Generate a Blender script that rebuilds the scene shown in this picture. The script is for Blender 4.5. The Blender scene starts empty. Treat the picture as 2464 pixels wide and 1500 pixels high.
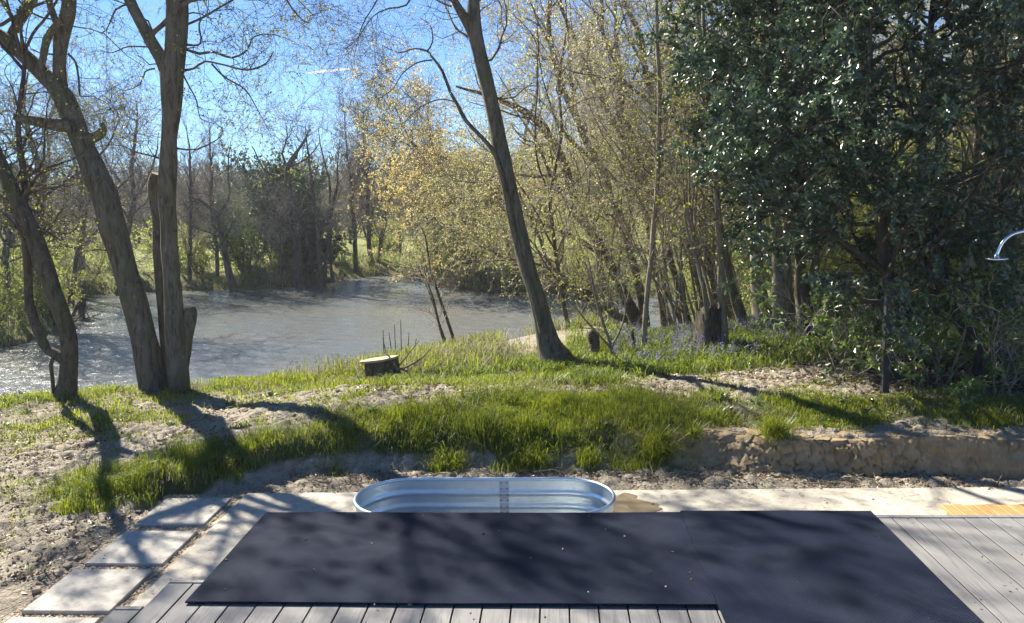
import bpy, math, random
import numpy as np
from mathutils import Matrix, Vector

S = bpy.context.scene
COL = S.collection
R_ = math.radians

# ------------------------------------------------------------------ camera
CAM_Z = 2.03
FPX, CX, CY = 1905.0, 1232.0, 750.0
YAW, PITCH, ROLL = R_(3.21), R_(8.16), R_(-1.3)
SUN_AZ, SUN_EL = R_(-45.0), R_(39.0)          # azimuth from +Y towards +X
_f0 = np.array([-math.sin(YAW), math.cos(YAW), 0.0])
_r0 = np.array([math.cos(YAW), math.sin(YAW), 0.0])
FWD = _f0 * math.cos(PITCH) - np.array([0, 0, 1.0]) * math.sin(PITCH)
_u0 = np.cross(_r0, FWD)
RGT = _r0 * math.cos(ROLL) + _u0 * math.sin(ROLL)
UPV = np.cross(RGT, FWD)
CAM = np.array([0.0, 0.0, CAM_Z])
cam = bpy.data.cameras.new("camera")
cam.sensor_width = 36.0
cam.lens = FPX / 2464.0 * 36.0
cam.clip_start, cam.clip_end = 0.05, 20000.0
cam_ob = bpy.data.objects.new("camera", cam)
COL.objects.link(cam_ob)
M = Matrix.Identity(4)
for i in range(3):
    M[i][0], M[i][1], M[i][2], M[i][3] = RGT[i], UPV[i], -FWD[i], CAM[i]
cam_ob.matrix_world = M
S.camera = cam_ob

# ------------------------------------------------------------------ sky, sun, exposure
W = bpy.data.worlds.new("World")
S.world = W
W.use_nodes = True
wn = W.node_tree
bg = wn.nodes["Background"]
sky = wn.nodes.new("ShaderNodeTexSky")
sky.sky_type = 'NISHITA'
sky.sun_disc = False
sky.sun_elevation = SUN_EL
sky.sun_rotation = SUN_AZ
sky.altitude = 0
sky.air_density = 0.75
sky.dust_density = 0.05
sky.ozone_density = 4.0
tn = wn.nodes.new("ShaderNodeMix"); tn.data_type = 'RGBA'; tn.blend_type = 'MULTIPLY'
tn.inputs[0].default_value = 1.0; tn.inputs[7].default_value = (0.56, 0.80, 1.02, 1.0)
wn.links.new(sky.outputs[0], tn.inputs[6]); wn.links.new(tn.outputs[2], bg.inputs[0])
bg.inputs[1].default_value = 0.055
sun = bpy.data.lights.new("sun", 'SUN')
sun.energy = 5.0
sun.angle = R_(0.53)
sun.color = (1.0, 0.93, 0.82)
sun_ob = bpy.data.objects.new("sun", sun)
COL.objects.link(sun_ob)
sd = Vector((math.sin(SUN_AZ) * math.cos(SUN_EL), math.cos(SUN_AZ) * math.cos(SUN_EL), math.sin(SUN_EL)))
sun_ob.rotation_euler = sd.to_track_quat('Z', 'Y').to_euler()
sun_ob.location = (-20, 30, 40)
S.view_settings.view_transform = 'Standard'
S.view_settings.look = 'None'
S.view_settings.gamma = 1.0
S.view_settings.exposure = 1.70
S.cycles.use_denoising = True
S.cycles.denoising_prefilter = 'NONE'
S.cycles.max_bounces = 8
S.cycles.diffuse_bounces = 4
S.cycles.glossy_bounces = 3
S.cycles.transmission_bounces = 4
S.cycles.volume_bounces = 0
S.cycles.sample_clamp_indirect = 4.0
S.cycles.sample_clamp_direct = 3.5
S.cycles.caustics_reflective = False
S.cycles.caustics_refractive = False

# ------------------------------------------------------------------ helpers
def ray(px, py):
    d = FWD + RGT * ((px - CX) / FPX) + UPV * ((CY - py) / FPX)
    return d

def at(px, py, Y):
    d = ray(px, py)
    return CAM + d * (Y / d[1])

def dep(P):
    return float(np.dot(np.asarray(P) - CAM, FWD))

def _hash(ix, iy, seed):
    h = (ix.astype(np.int64) * 374761393 + iy.astype(np.int64) * 668265263 + seed * 974711) & 0xffffffff
    h = ((h ^ (h >> 13)) * 1274126177) & 0xffffffff
    h = h ^ (h >> 16)
    return (h & 0xffff) / 65535.0

def vnoise(x, y, seed=0):
    x = np.asarray(x, float); y = np.asarray(y, float)
    x0 = np.floor(x); y0 = np.floor(y)
    fx = x - x0; fy = y - y0
    fx = fx * fx * (3 - 2 * fx); fy = fy * fy * (3 - 2 * fy)
    a = _hash(x0, y0, seed); b = _hash(x0 + 1, y0, seed)
    c = _hash(x0, y0 + 1, seed); d = _hash(x0 + 1, y0 + 1, seed)
    return (a * (1 - fx) + b * fx) * (1 - fy) + (c * (1 - fx) + d * fx) * fy

def fbm(x, y, seed=0, octv=4):
    s = 0; a = 0.5; t = 0
    for k in range(octv):
        s = s + a * vnoise(x * 2 ** k, y * 2 ** k, seed + k * 7); t += a; a *= 0.55
    return s / t

def sstep(a, b, x):
    t = np.clip((x - a) / (b - a), 0, 1)
    return t * t * (3 - 2 * t)

class Acc:
    """collects vertices and quads / triangles for one mesh"""
    def __init__(s):
        s.V = []; s.F = []; s.MI = []; s.T = []; s.n = 0; s.SM = []
    def add(s, V, F, mi=0, tint=None, smooth=True):
        V = np.asarray(V, float).reshape(-1, 3); F = np.asarray(F, np.int64)
        if len(V) == 0 or len(F) == 0: return s
        s.V.append(V); s.F.append(F + s.n); s.n += len(V)
        s.MI.append(np.full(len(F), mi, np.int32)); s.SM.append(np.full(len(F), smooth, bool))
        if tint is None: tint = 0.5
        s.T.append(np.broadcast_to(np.asarray(tint, float), (len(V),)).copy())
        return s
    def box(s, x0, x1, y0, y1, z0, z1, mi=0, tint=None, bev=0.0):
        if bev > 0:
            b = bev
            xs = [x0, x1]; 
            rings = []
            for z, ins in ((z0, 0.0), (z1 - b, 0.0), (z1, b)):
                rings.append([(x0 + ins, y0 + ins, z), (x1 - ins, y0 + ins, z), (x1 - ins, y1 - ins, z), (x0 + ins, y1 - ins, z)])
            V = np.array(rings).reshape(-1, 3)
            F = []
            for r in range(2):
                for k in range(4):
                    F.append((r * 4 + k, r * 4 + (k + 1) % 4, r * 4 + 4 + (k + 1) % 4, r * 4 + 4 + k))
            F.append((8, 9, 10, 11)); F.append((3, 2, 1, 0))
            return s.add(V, F, mi, tint, False)
        V = [(x0, y0, z0), (x1, y0, z0), (x1, y1, z0), (x0, y1, z0), (x0, y0, z1), (x1, y0, z1), (x1, y1, z1), (x0, y1, z1)]
        F = [(3, 2, 1, 0), (4, 5, 6, 7), (0, 1, 5, 4), (1, 2, 6, 5), (2, 3, 7, 6), (3, 0, 4, 7)]
        return s.add(V, F, mi, tint, False)
    def build(s, name, mats, parent=None, off=None):
        V = np.concatenate(s.V); 
        if off is not None: V = V - np.asarray(off)
        me = bpy.data.meshes.new(name)
        me.vertices.add(len(V)); me.vertices.foreach_set("co", V.astype(np.float32).ravel())
        lens = np.concatenate([np.full(len(f), f.shape[1], np.int32) for f in s.F])
        loops = np.concatenate([f.ravel() for f in s.F]).astype(np.int32)
        starts = np.concatenate([[0], np.cumsum(lens)[:-1]]).astype(np.int32)
        me.loops.add(len(loops)); me.loops.foreach_set("vertex_index", loops)
        me.polygons.add(len(lens)); me.polygons.foreach_set("loop_start", starts)
        me.polygons.foreach_set("loop_total", lens)
        me.polygons.foreach_set("material_index", np.concatenate(s.MI))
        me.polygons.foreach_set("use_smooth", np.concatenate(s.SM))
        at_ = me.attributes.new("tint", 'FLOAT', 'POINT')
        at_.data.foreach_set("value", np.concatenate(s.T).astype(np.float32))
        me.update(calc_edges=True)
        for m in (mats if isinstance(mats, (list, tuple)) else [mats]): me.materials.append(m)
        o = bpy.data.objects.new(name, me)
        COL.objects.link(o)
        if parent is not None: o.parent = parent
        return o

def tag(o, label=None, cat=None, group=None, kind=None):
    if label: o["label"] = label
    if cat: o["category"] = cat
    if group: o["group"] = group
    if kind: o["kind"] = kind
    return o

def empty(name, loc, label, cat, group=None):
    o = bpy.data.objects.new(name, None)
    o.empty_display_size = 0.2
    COL.objects.link(o); o.location = [float(v) for v in loc]
    return tag(o, label, cat, group)

def dup(root, loc, rz=0.0, sc=1.0, label=None, group=None):
    r = root.copy(); COL.objects.link(r)
    r.location = [float(v) for v in loc]; r.rotation_euler = (0, 0, rz); r.scale = (sc, sc, sc)
    if label: r["label"] = label
    if group: r["group"] = group
    for ch in list(root.children):
        c = ch.copy(); COL.objects.link(c); c.parent = r
    return r

# ------------------------------------------------------------------ node materials
def newmat(name):
    m = bpy.data.materials.new(name); m.use_nodes = True
    nt = m.node_tree
    for n in list(nt.nodes): nt.nodes.remove(n)
    out = nt.nodes.new("ShaderNodeOutputMaterial")
    return m, nt, out

class NT:
    def __init__(s, nt): s.nt = nt
    def n(s, typ, ins=None, **kw):
        nd = s.nt.nodes.new("ShaderNode" + typ)
        for k, v in kw.items(): setattr(nd, k, v)
        for k, v in (ins or {}).items():
            if isinstance(v, bpy.types.NodeSocket): s.nt.links.new(v, nd.inputs[k])
            else: nd.inputs[k].default_value = v
        return nd
    def link(s, a, b): s.nt.links.new(a, b)
    def coord(s, scale=(1, 1, 1), which='Object'):
        tc = s.n("TexCoord")
        mp = s.n("Mapping", {"Vector": tc.outputs[which], "Scale": scale})
        return mp.outputs[0]
    def noise(s, vec, scale, detail=4.0, rough=0.55, dist=0.0):
        return s.n("TexNoise", {"Vector": vec, "Scale": scale, "Detail": detail, "Roughness": rough, "Distortion": dist}).outputs[0]
    def ramp(s, fac, stops):
        r = s.n("ValToRGB", {"Fac": fac})
        el = r.color_ramp.elements
        while len(el) < len(stops): el.new(0.5)
        for e, (p, c) in zip(el, stops):
            e.position = p; e.color = (*c, 1) if len(c) == 3 else c
        return r.outputs[0]
    def mix(s, fac, a, b, blend='MIX'):
        m = s.n("Mix", data_type='RGBA', blend_type=blend)
        for k, v in ((0, fac), (6, a), (7, b)):
            if isinstance(v, bpy.types.NodeSocket): s.nt.links.new(v, m.inputs[k])
            else: m.inputs[k].default_value = v if k == 0 else ((*v, 1) if len(v) == 3 else v)
        return m.outputs[2]
    def math(s, op, a, b=0.0, clamp=False):
        m = s.n("Math", operation=op); m.use_clamp = clamp
        for k, v in ((0, a), (1, b)):
            if isinstance(v, bpy.types.NodeSocket): s.nt.links.new(v, m.inputs[k])
            else: m.inputs[k].default_value = v
        return m.outputs[0]
    def bump(s, h, strength, dist, normal=None):
        ins = {"Height": h, "Strength": strength, "Distance": dist}
        if normal is not None: ins["Normal"] = normal
        return s.n("Bump", ins).outputs[0]
    def attr(s, name): return s.n("Attribute", attribute_name=name).outputs["Fac"]
    def bsdf(s, out, col, rough=0.8, metal=0.0, spec=0.3, normal=None, **kw):
        ins = {"Base Color": col if isinstance(col, bpy.types.NodeSocket) else (*col, 1), "Roughness": rough, "Metallic": metal, "Specular IOR Level": spec}
        if normal is not None: ins["Normal"] = normal
        ins.update(kw)
        b = s.n("BsdfPrincipled", ins)
        s.link(b.outputs[0], out.inputs[0])
        return b

def leaf_mat(name, ca, cb, trans=0.5, gloss=0.06, grough=0.35, tcol=None):
    m, nt, out = newmat(name); N = NT(nt)
    c = N.ramp(N.attr("tint"), [(0.0, ca), (1.0, cb)])
    t = N.mix(1.0, c, tcol or (1.0, 1.0, 1.0), 'MULTIPLY')
    d = N.n("BsdfDiffuse", {"Color": c}); tr = N.n("BsdfTranslucent", {"Color": t})
    mx = N.n("MixShader", {0: trans, 1: d.outputs[0], 2: tr.outputs[0]})
    g = N.n("BsdfGlossy", {"Color": (1, 1, 1, 1), "Roughness": grough})
    mx2 = N.n("MixShader", {0: gloss, 1: mx.outputs[0], 2: g.outputs[0]})
    N.link(mx2.outputs[0], out.inputs[0])
    return m

def bark_mat(name, ca, cb, scale=9.0, stretch=0.12, bump=0.9, moss=None, bd=0.03):
    m, nt, out = newmat(name); N = NT(nt)
    v = N.coord((1, 1, stretch))
    n1 = N.noise(v, scale * 2.2, 6, 0.65, 0.6)
    v2 = N.coord((1, 1, 0.6))
    n2 = N.noise(v2, scale * 0.35, 4, 0.6)
    col = N.mix(n2, ca, cb)
    fis = N.ramp(n1, [(0.38, (1, 1, 1)), (0.56, (0, 0, 0))])
    col = N.mix(N.math('MULTIPLY', fis, 0.7), col, tuple(c * 0.35 for c in ca))
    col = N.mix(N.ramp(N.noise(v2, scale * 1.7, 3, 0.7), [(0.62, (0, 0, 0)), (0.72, (.5, .5, .5))]), col, tuple(min(.5, c * 1.6) for c in cb))
    if moss:
        n3 = N.ramp(N.noise(v2, scale * 0.5, 5, 0.6), [(0.52, (0, 0, 0)), (0.66, (1, 1, 1))])
        col = N.mix(N.math('MULTIPLY', n3, 0.7), col, moss)
    rid = N.math('ABSOLUTE', N.math('SUBTRACT', n1, 0.5))
    N.bsdf(out, col, 0.92, 0.0, 0.15, N.bump(rid, bump, bd))
    return m
# ------------------------------------------------------------------ terrain
ZW = -1.90
POND = np.array([(-40, 8), (-25, 10.5), (-12, 12.3), (-8, 12.9), (-5.2, 13.7), (-4.2, 16.0), (-2.4, 18.2), (0, 19.3), (1.5, 19.6), (2.8, 21.0), (4.5, 24),
                 (6.5, 28), (6, 30.5), (2, 31.2), (-1.6, 32.0), (-5.3, 35.5), (-7.0, 39.6), (-8.6, 41.5), (-10.4, 40.8), (-12.0, 36.4), (-14.8, 36),
                 (-17.3, 35.8), (-21.3, 34.4), (-18.8, 28.5), (-16.1, 24.3), (-15.7, 21.4), (-20, 19.5), (-40, 18)], float)

def pond_sd(x, y):
    """distance to the shore, positive on land"""
    x = np.asarray(x, float); y = np.asarray(y, float)
    d = np.full(x.shape, 1e9); ins = np.zeros(x.shape, bool)
    n = len(POND)
    for i in range(n):
        a = POND[i]; b = POND[(i + 1) % n]
        e = b - a
        t = np.clip(((x - a[0]) * e[0] + (y - a[1]) * e[1]) / (e @ e), 0, 1)
        d = np.minimum(d, np.hypot(x - a[0] - t * e[0], y - a[1] - t * e[1]))
        c = ((a[1] > y) != (b[1] > y)) & (x < (b[0] - a[0]) * (y - a[1]) / (b[1] - a[1] + 1e-12) + a[0])
        ins ^= c
    return np.where(ins, -d, d)

def bank_y(x):
    x = np.asarray(x, float)
    b = 7.42 - 0.09 * np.clip(x - 1.8, 0, 4) + 0.10 * (vnoise(x * 0.9, x * 0, 5) - 0.5) + 0.06 * (vnoise(x * 3.1, x * 0, 9) - 0.5)
    return b - 1.05 * sstep(-2.0, -4.2, x)

def ground_z(x, y):
    x = np.asarray(x, float); y = np.asarray(y, float)
    left = -0.62 + 0.06 * (fbm(x * 0.7, y * 0.7, 21) - 0.5)
    yb = bank_y(x)
    hb = 0.47 * sstep(-5.0, -2.2, x) * (0.9 + 0.25 * (vnoise(x * 0.8, y * 0, 31) - 0.5))
    steep = sstep(1.2, 2.4, x)
    t = y - yb
    w1 = 0.42 - 0.22 * steep
    face = 0.72 * sstep(0.0, w1, t) + 0.28 * sstep(w1 * 0.6, 1.1, t)
    mound = hb * face
    # behind the mound: falls again in the middle, stays high on the right
    fall = sstep(8.9, 11.2, y) * sstep(2.6, -0.8, x)
    mound = mound * (1 - 0.92 * fall)
    mound += 0.10 * sstep(3.0, 6.0, x) * sstep(8.4, 10.5, y)
    near = left + mound + 0.05 * (fbm(x * 1.3, y * 1.3, 41) - 0.5) * sstep(7.4, 8.6, y)
    pad = sstep(6.6, 7.0, yb - y + 6.9) 
    # falls gently towards the water's edge behind the leaning tree
    far = -1.15 + 0.006 * np.clip(y - 35, 0, 400) + 0.35 * (fbm(x * 0.12, y * 0.12, 51) - 0.5) + 0.25 * sstep(6, 16, x)
    h = near + (far - near) * sstep(13.5, 26.0, y)
    h = h + 3.0 * sstep(110, 220, np.hypot(x, y))
    s = pond_sd(x, y)
    Wd = np.where(y < 25, 2.4 + 1.4 * sstep(-4.2, -1.5, x) + 3.4 * sstep(.4, 1.8, x) * sstep(5.5, 3.5, x), 1.6)
    k = sstep(-0.05, 1.0, s / Wd)
    z = ZW + 0.04 + (h - ZW - 0.04) * k
    z = np.where(s < 0, ZW + 0.04 - np.clip(-s, 0, 2.0) * 0.45, z)
    z = z - 0.55 * sstep(6.6, 5.2, y) * sstep(-2.7, -2.3, x)       # dug away under the deck
    return z

def gz(x, y): return float(ground_z(np.array([x]), np.array([y]))[0])

def hit(px, py, y0=5.5, y1=60.0):
    d = ray(px, py); ys = np.linspace(y0, y1, 3000); t = ys / d[1]
    X = d[0] * t; Z = CAM_Z + d[2] * t
    below = np.where(Z <= ground_z(X, ys))[0]
    k = below[0] if len(below) else 2999
    return np.array([X[k], ys[k], Z[k]])

def lush_w(x):
    return 0.75 + 0.75 * sstep(-1.9, -0.4, x) - 0.35 * sstep(0.9, 1.8, x)

def grass_amount(x, y):
    x = np.asarray(x, float); y = np.asarray(y, float)
    yb = bank_y(x); t = y - yb
    n1 = fbm(x * 1.1, y * 1.1, 61); n2 = fbm(x * 3.0, y * 3.0, 71)
    lush = sstep(0.10, 0.3, t) * sstep(0.3, -0.3, t - lush_w(x) + 0.8 * (n1 - 0.5)) * sstep(1.8, 0.9, x + 1.2 * (n1 - 0.5)) * sstep(-5.0, -4.2, x)
    strip = sstep(0.35, 0.6, t + 0.5 * (n1 - .5)) * sstep(1.5, 1.05, t + 0.6 * (n2 - 0.5)) * sstep(0.5, 1.4, x) * (0.55 + 0.9 * (n1 - .35))
    leftc = 0.5 * sstep(0.52, 0.70, 0.6 * n1 + 0.4 * n2 + 0.06 * sstep(7.5, 10, y)) * sstep(0.5, -0.3, x + 0.5) * sstep(0.8, 1.2, t)
    crest = sstep(9.5, 10.5, y + 1.6 * (n1 - 0.5)) * (0.25 + 0.9 * n1) * (.45 + .55 * sstep(-1.0, .6, x) + .3 * sstep(10.4, 11.2, y))
    crest *= np.where(x > 0.8, sstep(9.6, 10.4, y + 0.7 * (n2 - .5)), 1.0)
    clay = sstep(0.3, 1.2, x) * sstep(8.6, 8.9, y) * sstep(10.5, 9.9, y + 0.5 * (n2 - .5))
    mid = 0.8 * sstep(9.0, 9.6, y) * sstep(1.2, 0.2, x) * sstep(-4, -2.2, x) * sstep(.40, .56, n1)
    g = np.maximum(np.maximum(lush, strip), np.maximum(leftc, np.maximum(crest, mid)))
    g = g * (1 - 0.85 * clay)
    dirt = litter_amount(x, y)
    g = g * (1 - 0.93 * dirt)
    s = pond_sd(x, y)
    g = g * sstep(0.0, 0.5, s)
    sandy = sstep(12.8, 13.8, y) * sstep(-1.6, -0.6, x) * sstep(2.4, 1.5, x - 0.25 * (y - 13.5)) * sstep(17.5, 16.0, y)
    g = g * (1 - 0.75 * sandy)
    return np.clip(g, 0, 1)

def litter_amount(x, y):
    n = fbm(np.asarray(x) * 1.3, np.asarray(y) * 1.3, 81)
    a = sstep(2.9, 3.7, x + 1.2 * (n - 0.5)) * sstep(8.2, 8.7, y + 0.5 * (n - .5)) * sstep(11.0, 10.0, y - 0.18 * np.clip(x - 4, 0, 9) + 1.2 * (n - .5))
    return np.clip(a, 0, 1)

def axis(lo, hi, f0, f1, fine, grow):
    a = list(np.arange(f0, f1, fine)); st = fine; v = a[-1]
    while v < hi: st *= grow; v += st; a.append(v)
    st = fine; v = f0; b = []
    while v > lo: st *= grow; v -= st; b.append(v)
    return np.array(b[::-1] + a)

gx = axis(-240, 240, -9.0, 8.0, 0.032, 1.09)
gy = axis(-50, 240, 5.6, 12.5, 0.030, 1.06)
GX, GY = np.meshgrid(gx, gy)
GZ = ground_z(GX, GY)
fine = sstep(15.5, 13.0, GY) * sstep(5.2, 5.8, GY) * sstep(-10, -8.5, GX) * sstep(9, 7.8, GX) * sstep(0.2, 0.8, pond_sd(GX, GY))
gr = grass_amount(GX, GY)
onpad = (sstep(-3.78, -3.63, GX) + 0) * sstep(7.08, 6.88, GY)
lump = (np.abs(fbm(GX * 5.5, GY * 5.5, 91, 3) - 0.5) * 2)
def voro(x, y, seed):
    x0 = np.floor(x); y0 = np.floor(y); f1 = np.full(x.shape, 9.0); f2 = f1.copy(); idv = np.zeros(x.shape)
    for i in (-1, 0, 1):
        for j in (-1, 0, 1):
            cx_ = x0 + i; cy_ = y0 + j
            px = cx_ + .1 + .8 * _hash(cx_, cy_, seed); py = cy_ + .1 + .8 * _hash(cx_, cy_, seed + 1)
            d = np.hypot(x - px, y - py); h_ = _hash(cx_, cy_, seed + 2)
            near = d < f1
            f2 = np.where(near, f1, np.minimum(f2, d)); idv = np.where(near, h_, idv); f1 = np.where(near, d, f1)
    return f1, f2, idv
q1, q2, qi = voro(GX / .17 + 2 * fbm(GX * 2, GY * 2, 5, 2), GY / .17 + 2 * fbm(GX * 2, GY * 2, 6, 2), 45)
crust = np.clip((q2 - q1) / .28, 0, 1) * (0.4 + .9 * qi)
GZ = GZ + fine * (1 - onpad) * (1 - gr) * .030 * (crust - .5)
GZ = GZ + fine * (1 - onpad) * ((0.065 * (0.35 - lump)) * (1 - 0.5 * gr) + 0.02 * (vnoise(GX * 14, GY * 14, 93) - 0.5) + 0.012 * (vnoise(GX * 22, GY * 22, 95) - 0.5))
GZ = np.where(onpad > 0, np.minimum(GZ, -0.655 + (GZ + 0.655) * (1 - onpad)), GZ)
nx, ny = len(gx), len(gy)
idx = np.arange(nx * ny).reshape(ny, nx)
F = np.stack([idx[:-1, :-1], idx[:-1, 1:], idx[1:, 1:], idx[1:, :-1]], -1).reshape(-1, 4)

def ground_material():
    m, nt, out = newmat("earth"); N = NT(nt)
    v = N.coord()
    nb = N.noise(v, 1.7, 5, 0.6); nm = N.noise(v, 9.0, 5, 0.65); nf = N.noise(v, 46.0, 4, 0.7)
    clay = N.ramp(nm, [(0.25, (0.17, 0.145, 0.11)), (0.5, (0.32, 0.285, 0.225)), (0.8, (0.45, 0.41, 0.335))])
    clay = N.mix(N.math('MULTIPLY', nb, 0.38), clay, (0.28, 0.225, 0.15))
    bits = N.noise(v, 24.0, 4, 0.75, 0.5)
    clay = N.mix(N.ramp(bits, [(0.54, (0, 0, 0)), (0.66, (.75, .75, .75))]), clay, (0.095, 0.08, 0.058))
    turf = N.ramp(nf, [(0.3, (0.030, 0.045, 0.012)), (0.7, (0.10, 0.125, 0.035))])
    straw = N.ramp(nm, [(0.3, (0.11, 0.09, 0.05)), (0.7, (0.25, 0.21, 0.11))])
    turf = N.mix(N.ramp(nb, [(0.40, (0, 0, 0)), (0.65, (0.7, 0.7, 0.7))]), turf, straw)
    litter = N.ramp(nf, [(0.3, (0.022, 0.016, 0.010)), (0.55, (0.075, 0.055, 0.035)), (0.8, (0.19, 0.14, 0.09))])
    far = N.ramp(nb, [(0.3, (0.10, 0.12, 0.03)), (0.5, (0.20, 0.225, 0.06)), (0.65, (0.23, 0.19, 0.11))])
    mud = N.ramp(nm, [(0.3, (0.045, 0.035, 0.022)), (0.7, (0.12, 0.095, 0.06))])
    g = N.attr("grass")
    gm = N.ramp(N.math('ADD', g, N.math('MULTIPLY', N.math('SUBTRACT', nm, 0.5), 0.7)), [(0.25, (0, 0, 0)), (0.6, (1, 1, 1))])
    c = N.mix(gm, clay, turf)
    c = N.mix(N.attr("litter"), c, litter)
    c = N.mix(N.attr("far"), c, far)
    c = N.mix(N.attr("mud"), c, mud)
    h = N.math('ADD', N.math('MULTIPLY', nm, 0.6), N.math('MULTIPLY', nf, 0.4))
    vor = N.n("TexVoronoi", {"Vector": v, "Scale": 16.0}, feature='DISTANCE_TO_EDGE').outputs[0]
    h2 = N.math('MINIMUM', vor, 0.12)
    nrm = N.bump(h, 1.0, 0.05)
    nrm = N.bump(h2, 0.7, 0.06, nrm)
    N.bsdf(out, c, 0.95, 0.0, 0.12, nrm)
    return m
ground_mat = ground_material()
A = Acc().add(np.stack([GX, GY, GZ], -1).reshape(-1, 3), F)
ground = A.build("ground", ground_mat)
tag(ground, kind="structure")
SDG = pond_sd(GX, GY)
for nm_, val in (("grass", gr), ("litter", litter_amount(GX, GY)), ("far", sstep(14.5, 19.0, GY)), ("mud", sstep(0.9, 0.15, SDG) * 0.9)):
    a_ = ground.data.attributes.new(nm_, 'FLOAT', 'POINT'); a_.data.foreach_set("value", val.astype(np.float32).ravel())

# ------------------------------------------------------------------ pond water
def water_material():
    m, nt, out = newmat("pond_water"); N = NT(nt)
    v = N.coord((1, 1, 1))
    v1 = N.n("Mapping", {"Vector": v, "Rotation": (0, 0, R_(14)), "Scale": (1.0, 3.0, 1)}).outputs[0]
    n1 = N.noise(v1, 2.2, 3, 0.55, 0.4); n2 = N.noise(v1, 7.5, 2, 0.5, 0.3)
    v3 = N.n("Mapping", {"Vector": v, "Rotation": (0, 0, R_(-20)), "Scale": (0.10, 0.30, 1)}).outputs[0]
    n3 = N.noise(v3, 1.0, 3, 0.5)
    gust = N.ramp(n3, [(0.35, (0.25, 0.25, 0.25)), (0.65, (1, 1, 1))])
    h = N.math('ADD', N.math('MULTIPLY', n1, 0.65), N.math('MULTIPLY', n2, 0.35))
    h = N.math('MULTIPLY', h, gust)
    c = N.ramp(n3, [(0.3, (0.12, 0.135, 0.135)), (0.7, (0.155, 0.155, 0.135))])
    N.bsdf(out, c, 0.10, 0.0, 0.5, N.bump(n2, 0.6, 0.03), IOR=1.5)
    return m
wx = np.concatenate([np.arange(-60, -27, 1.0), np.arange(-27, 9, .10)]); wy = np.concatenate([np.arange(11.5, 24, .085), np.arange(24, 47, .125)])
WX, WY = np.meshgrid(wx, wy); rngq = np.random.default_rng(8)
wz = 0
for q in range(26):
    lam = rngq.uniform(.26, .75); an = R_(62) + rngq.normal(0, .45); ph = rngq.uniform(0, 6.28)
    wz = wz + lam * rngq.uniform(.6, 1.2) * np.sin(2 * np.pi / lam * (WX * math.cos(an) + WY * math.sin(an)) + ph + 1.5 * fbm(WX * .25, WY * .25, 300 + q, 2))
gust = .45 + .9 * fbm(WX * .10 + 3, WY * .22, 77, 3)
wz = wz * .0048 * gust
wz = wz * sstep(-29, -26, WX)
ii = np.arange(WX.size).reshape(WX.shape)
A = Acc().add(np.stack([WX, WY, ZW + wz], -1).reshape(-1, 3), np.stack([ii[:-1, :-1], ii[:-1, 1:], ii[1:, 1:], ii[1:, :-1]], -1).reshape(-1, 4))
tag(A.build("water", water_material()), kind="structure")

# ------------------------------------------------------------------ concrete pad, gravel, deck
def concrete_material(name, ca, cb, stain=0.5):
    m, nt, out = newmat(name); N = NT(nt)
    v = N.coord()
    n1 = N.noise(v, 1.4, 6, 0.6, 0.3); n2 = N.noise(v, 14, 5, 0.7); n3 = N.noise(v, 120, 2, 0.6)
    c = N.mix(n1, ca, cb)
    c = N.mix(N.ramp(n2, [(0.34, (0.6, 0.6, 0.6)), (0.52, (0, 0, 0))]), c, tuple(k * stain for k in ca))
    sp = N.ramp(N.noise(v, 38, 2, 0.5), [(0.70, (0, 0, 0)), (0.76, (0.6, 0.6, 0.6))])
    c = N.mix(sp, c, tuple(k * 0.35 for k in ca))
    N.bsdf(out, c, 0.85, 0.0, 0.25, N.bump(N.math('ADD', n2, N.math('MULTIPLY', n3, 0.5)), 0.35, 0.006))
    return m
conc = concrete_material("concrete", (0.40, 0.36, 0.29), (0.51, 0.47, 0.385))
A = Acc()
xs = np.linspace(-2.85, 9.0, 60)
edge = 6.84 + 0.017 * (xs + 2.85)
V = []; Fq = []
for k, (x, e) in enumerate(zip(xs, edge)):
    j = 0.006 * math.sin(k * 2.7)
    V += [(x, -2.0, -0.60), (x, e - 0.02 + j, -0.60), (x, e + j, -0.615), (x, e + j, -0.72)]
for k in range(len(xs) - 1):
    for q in range(3): Fq.append((k * 4 + q, (k + 1) * 4 + q, (k + 1) * 4 + q + 1, k * 4 + q + 1))
Fq = [f[::-1] for f in Fq]
A.add(V, [f[::-1] for f in Fq], smooth=False)
V = [(-2.85, -2, -0.60), (-2.85, 6.82, -0.60), (-2.87, 6.83, -0.615), (-2.87, -2, -0.615), (-2.87, 6.83, -0.74), (-2.87, -2, -0.74)]
A.add(V, [(0, 1, 2, 3), (3, 2, 4, 5)], smooth=False)
pad = A.build("concrete_pavement", conc)
tag(pad, kind="structure")
# low concrete haunch between pad and paving slabs
A = Acc(); rng = np.random.default_rng(2)
ys = np.linspace(3.0, 6.80, 60)
V = []
for y in ys:
    j = 0.02 * (vnoise(np.array([y * 3]), np.array([1.0]), 3)[0] - .5); z = 0.02 * (vnoise(np.array([y * 2.3]), np.array([7.0]), 4)[0] - .5)
    V += [(-2.872, y, -0.628 + z * .3), (-2.912 + j, y, -0.632 + z * .3), (-2.935 + j, y, -0.70)]
Fq = []
for k in range(len(ys) - 1):
    for q in range(2): Fq.append((k * 3 + q, k * 3 + q + 1, k * 3 + q + 4, k * 3 + q + 3))
A.add(V, Fq, smooth=False)
tag(A.build("kerb_strip", concrete_material("haunch", (0.33, 0.26, 0.17), (0.45, 0.37, 0.26))), kind="structure")

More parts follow.
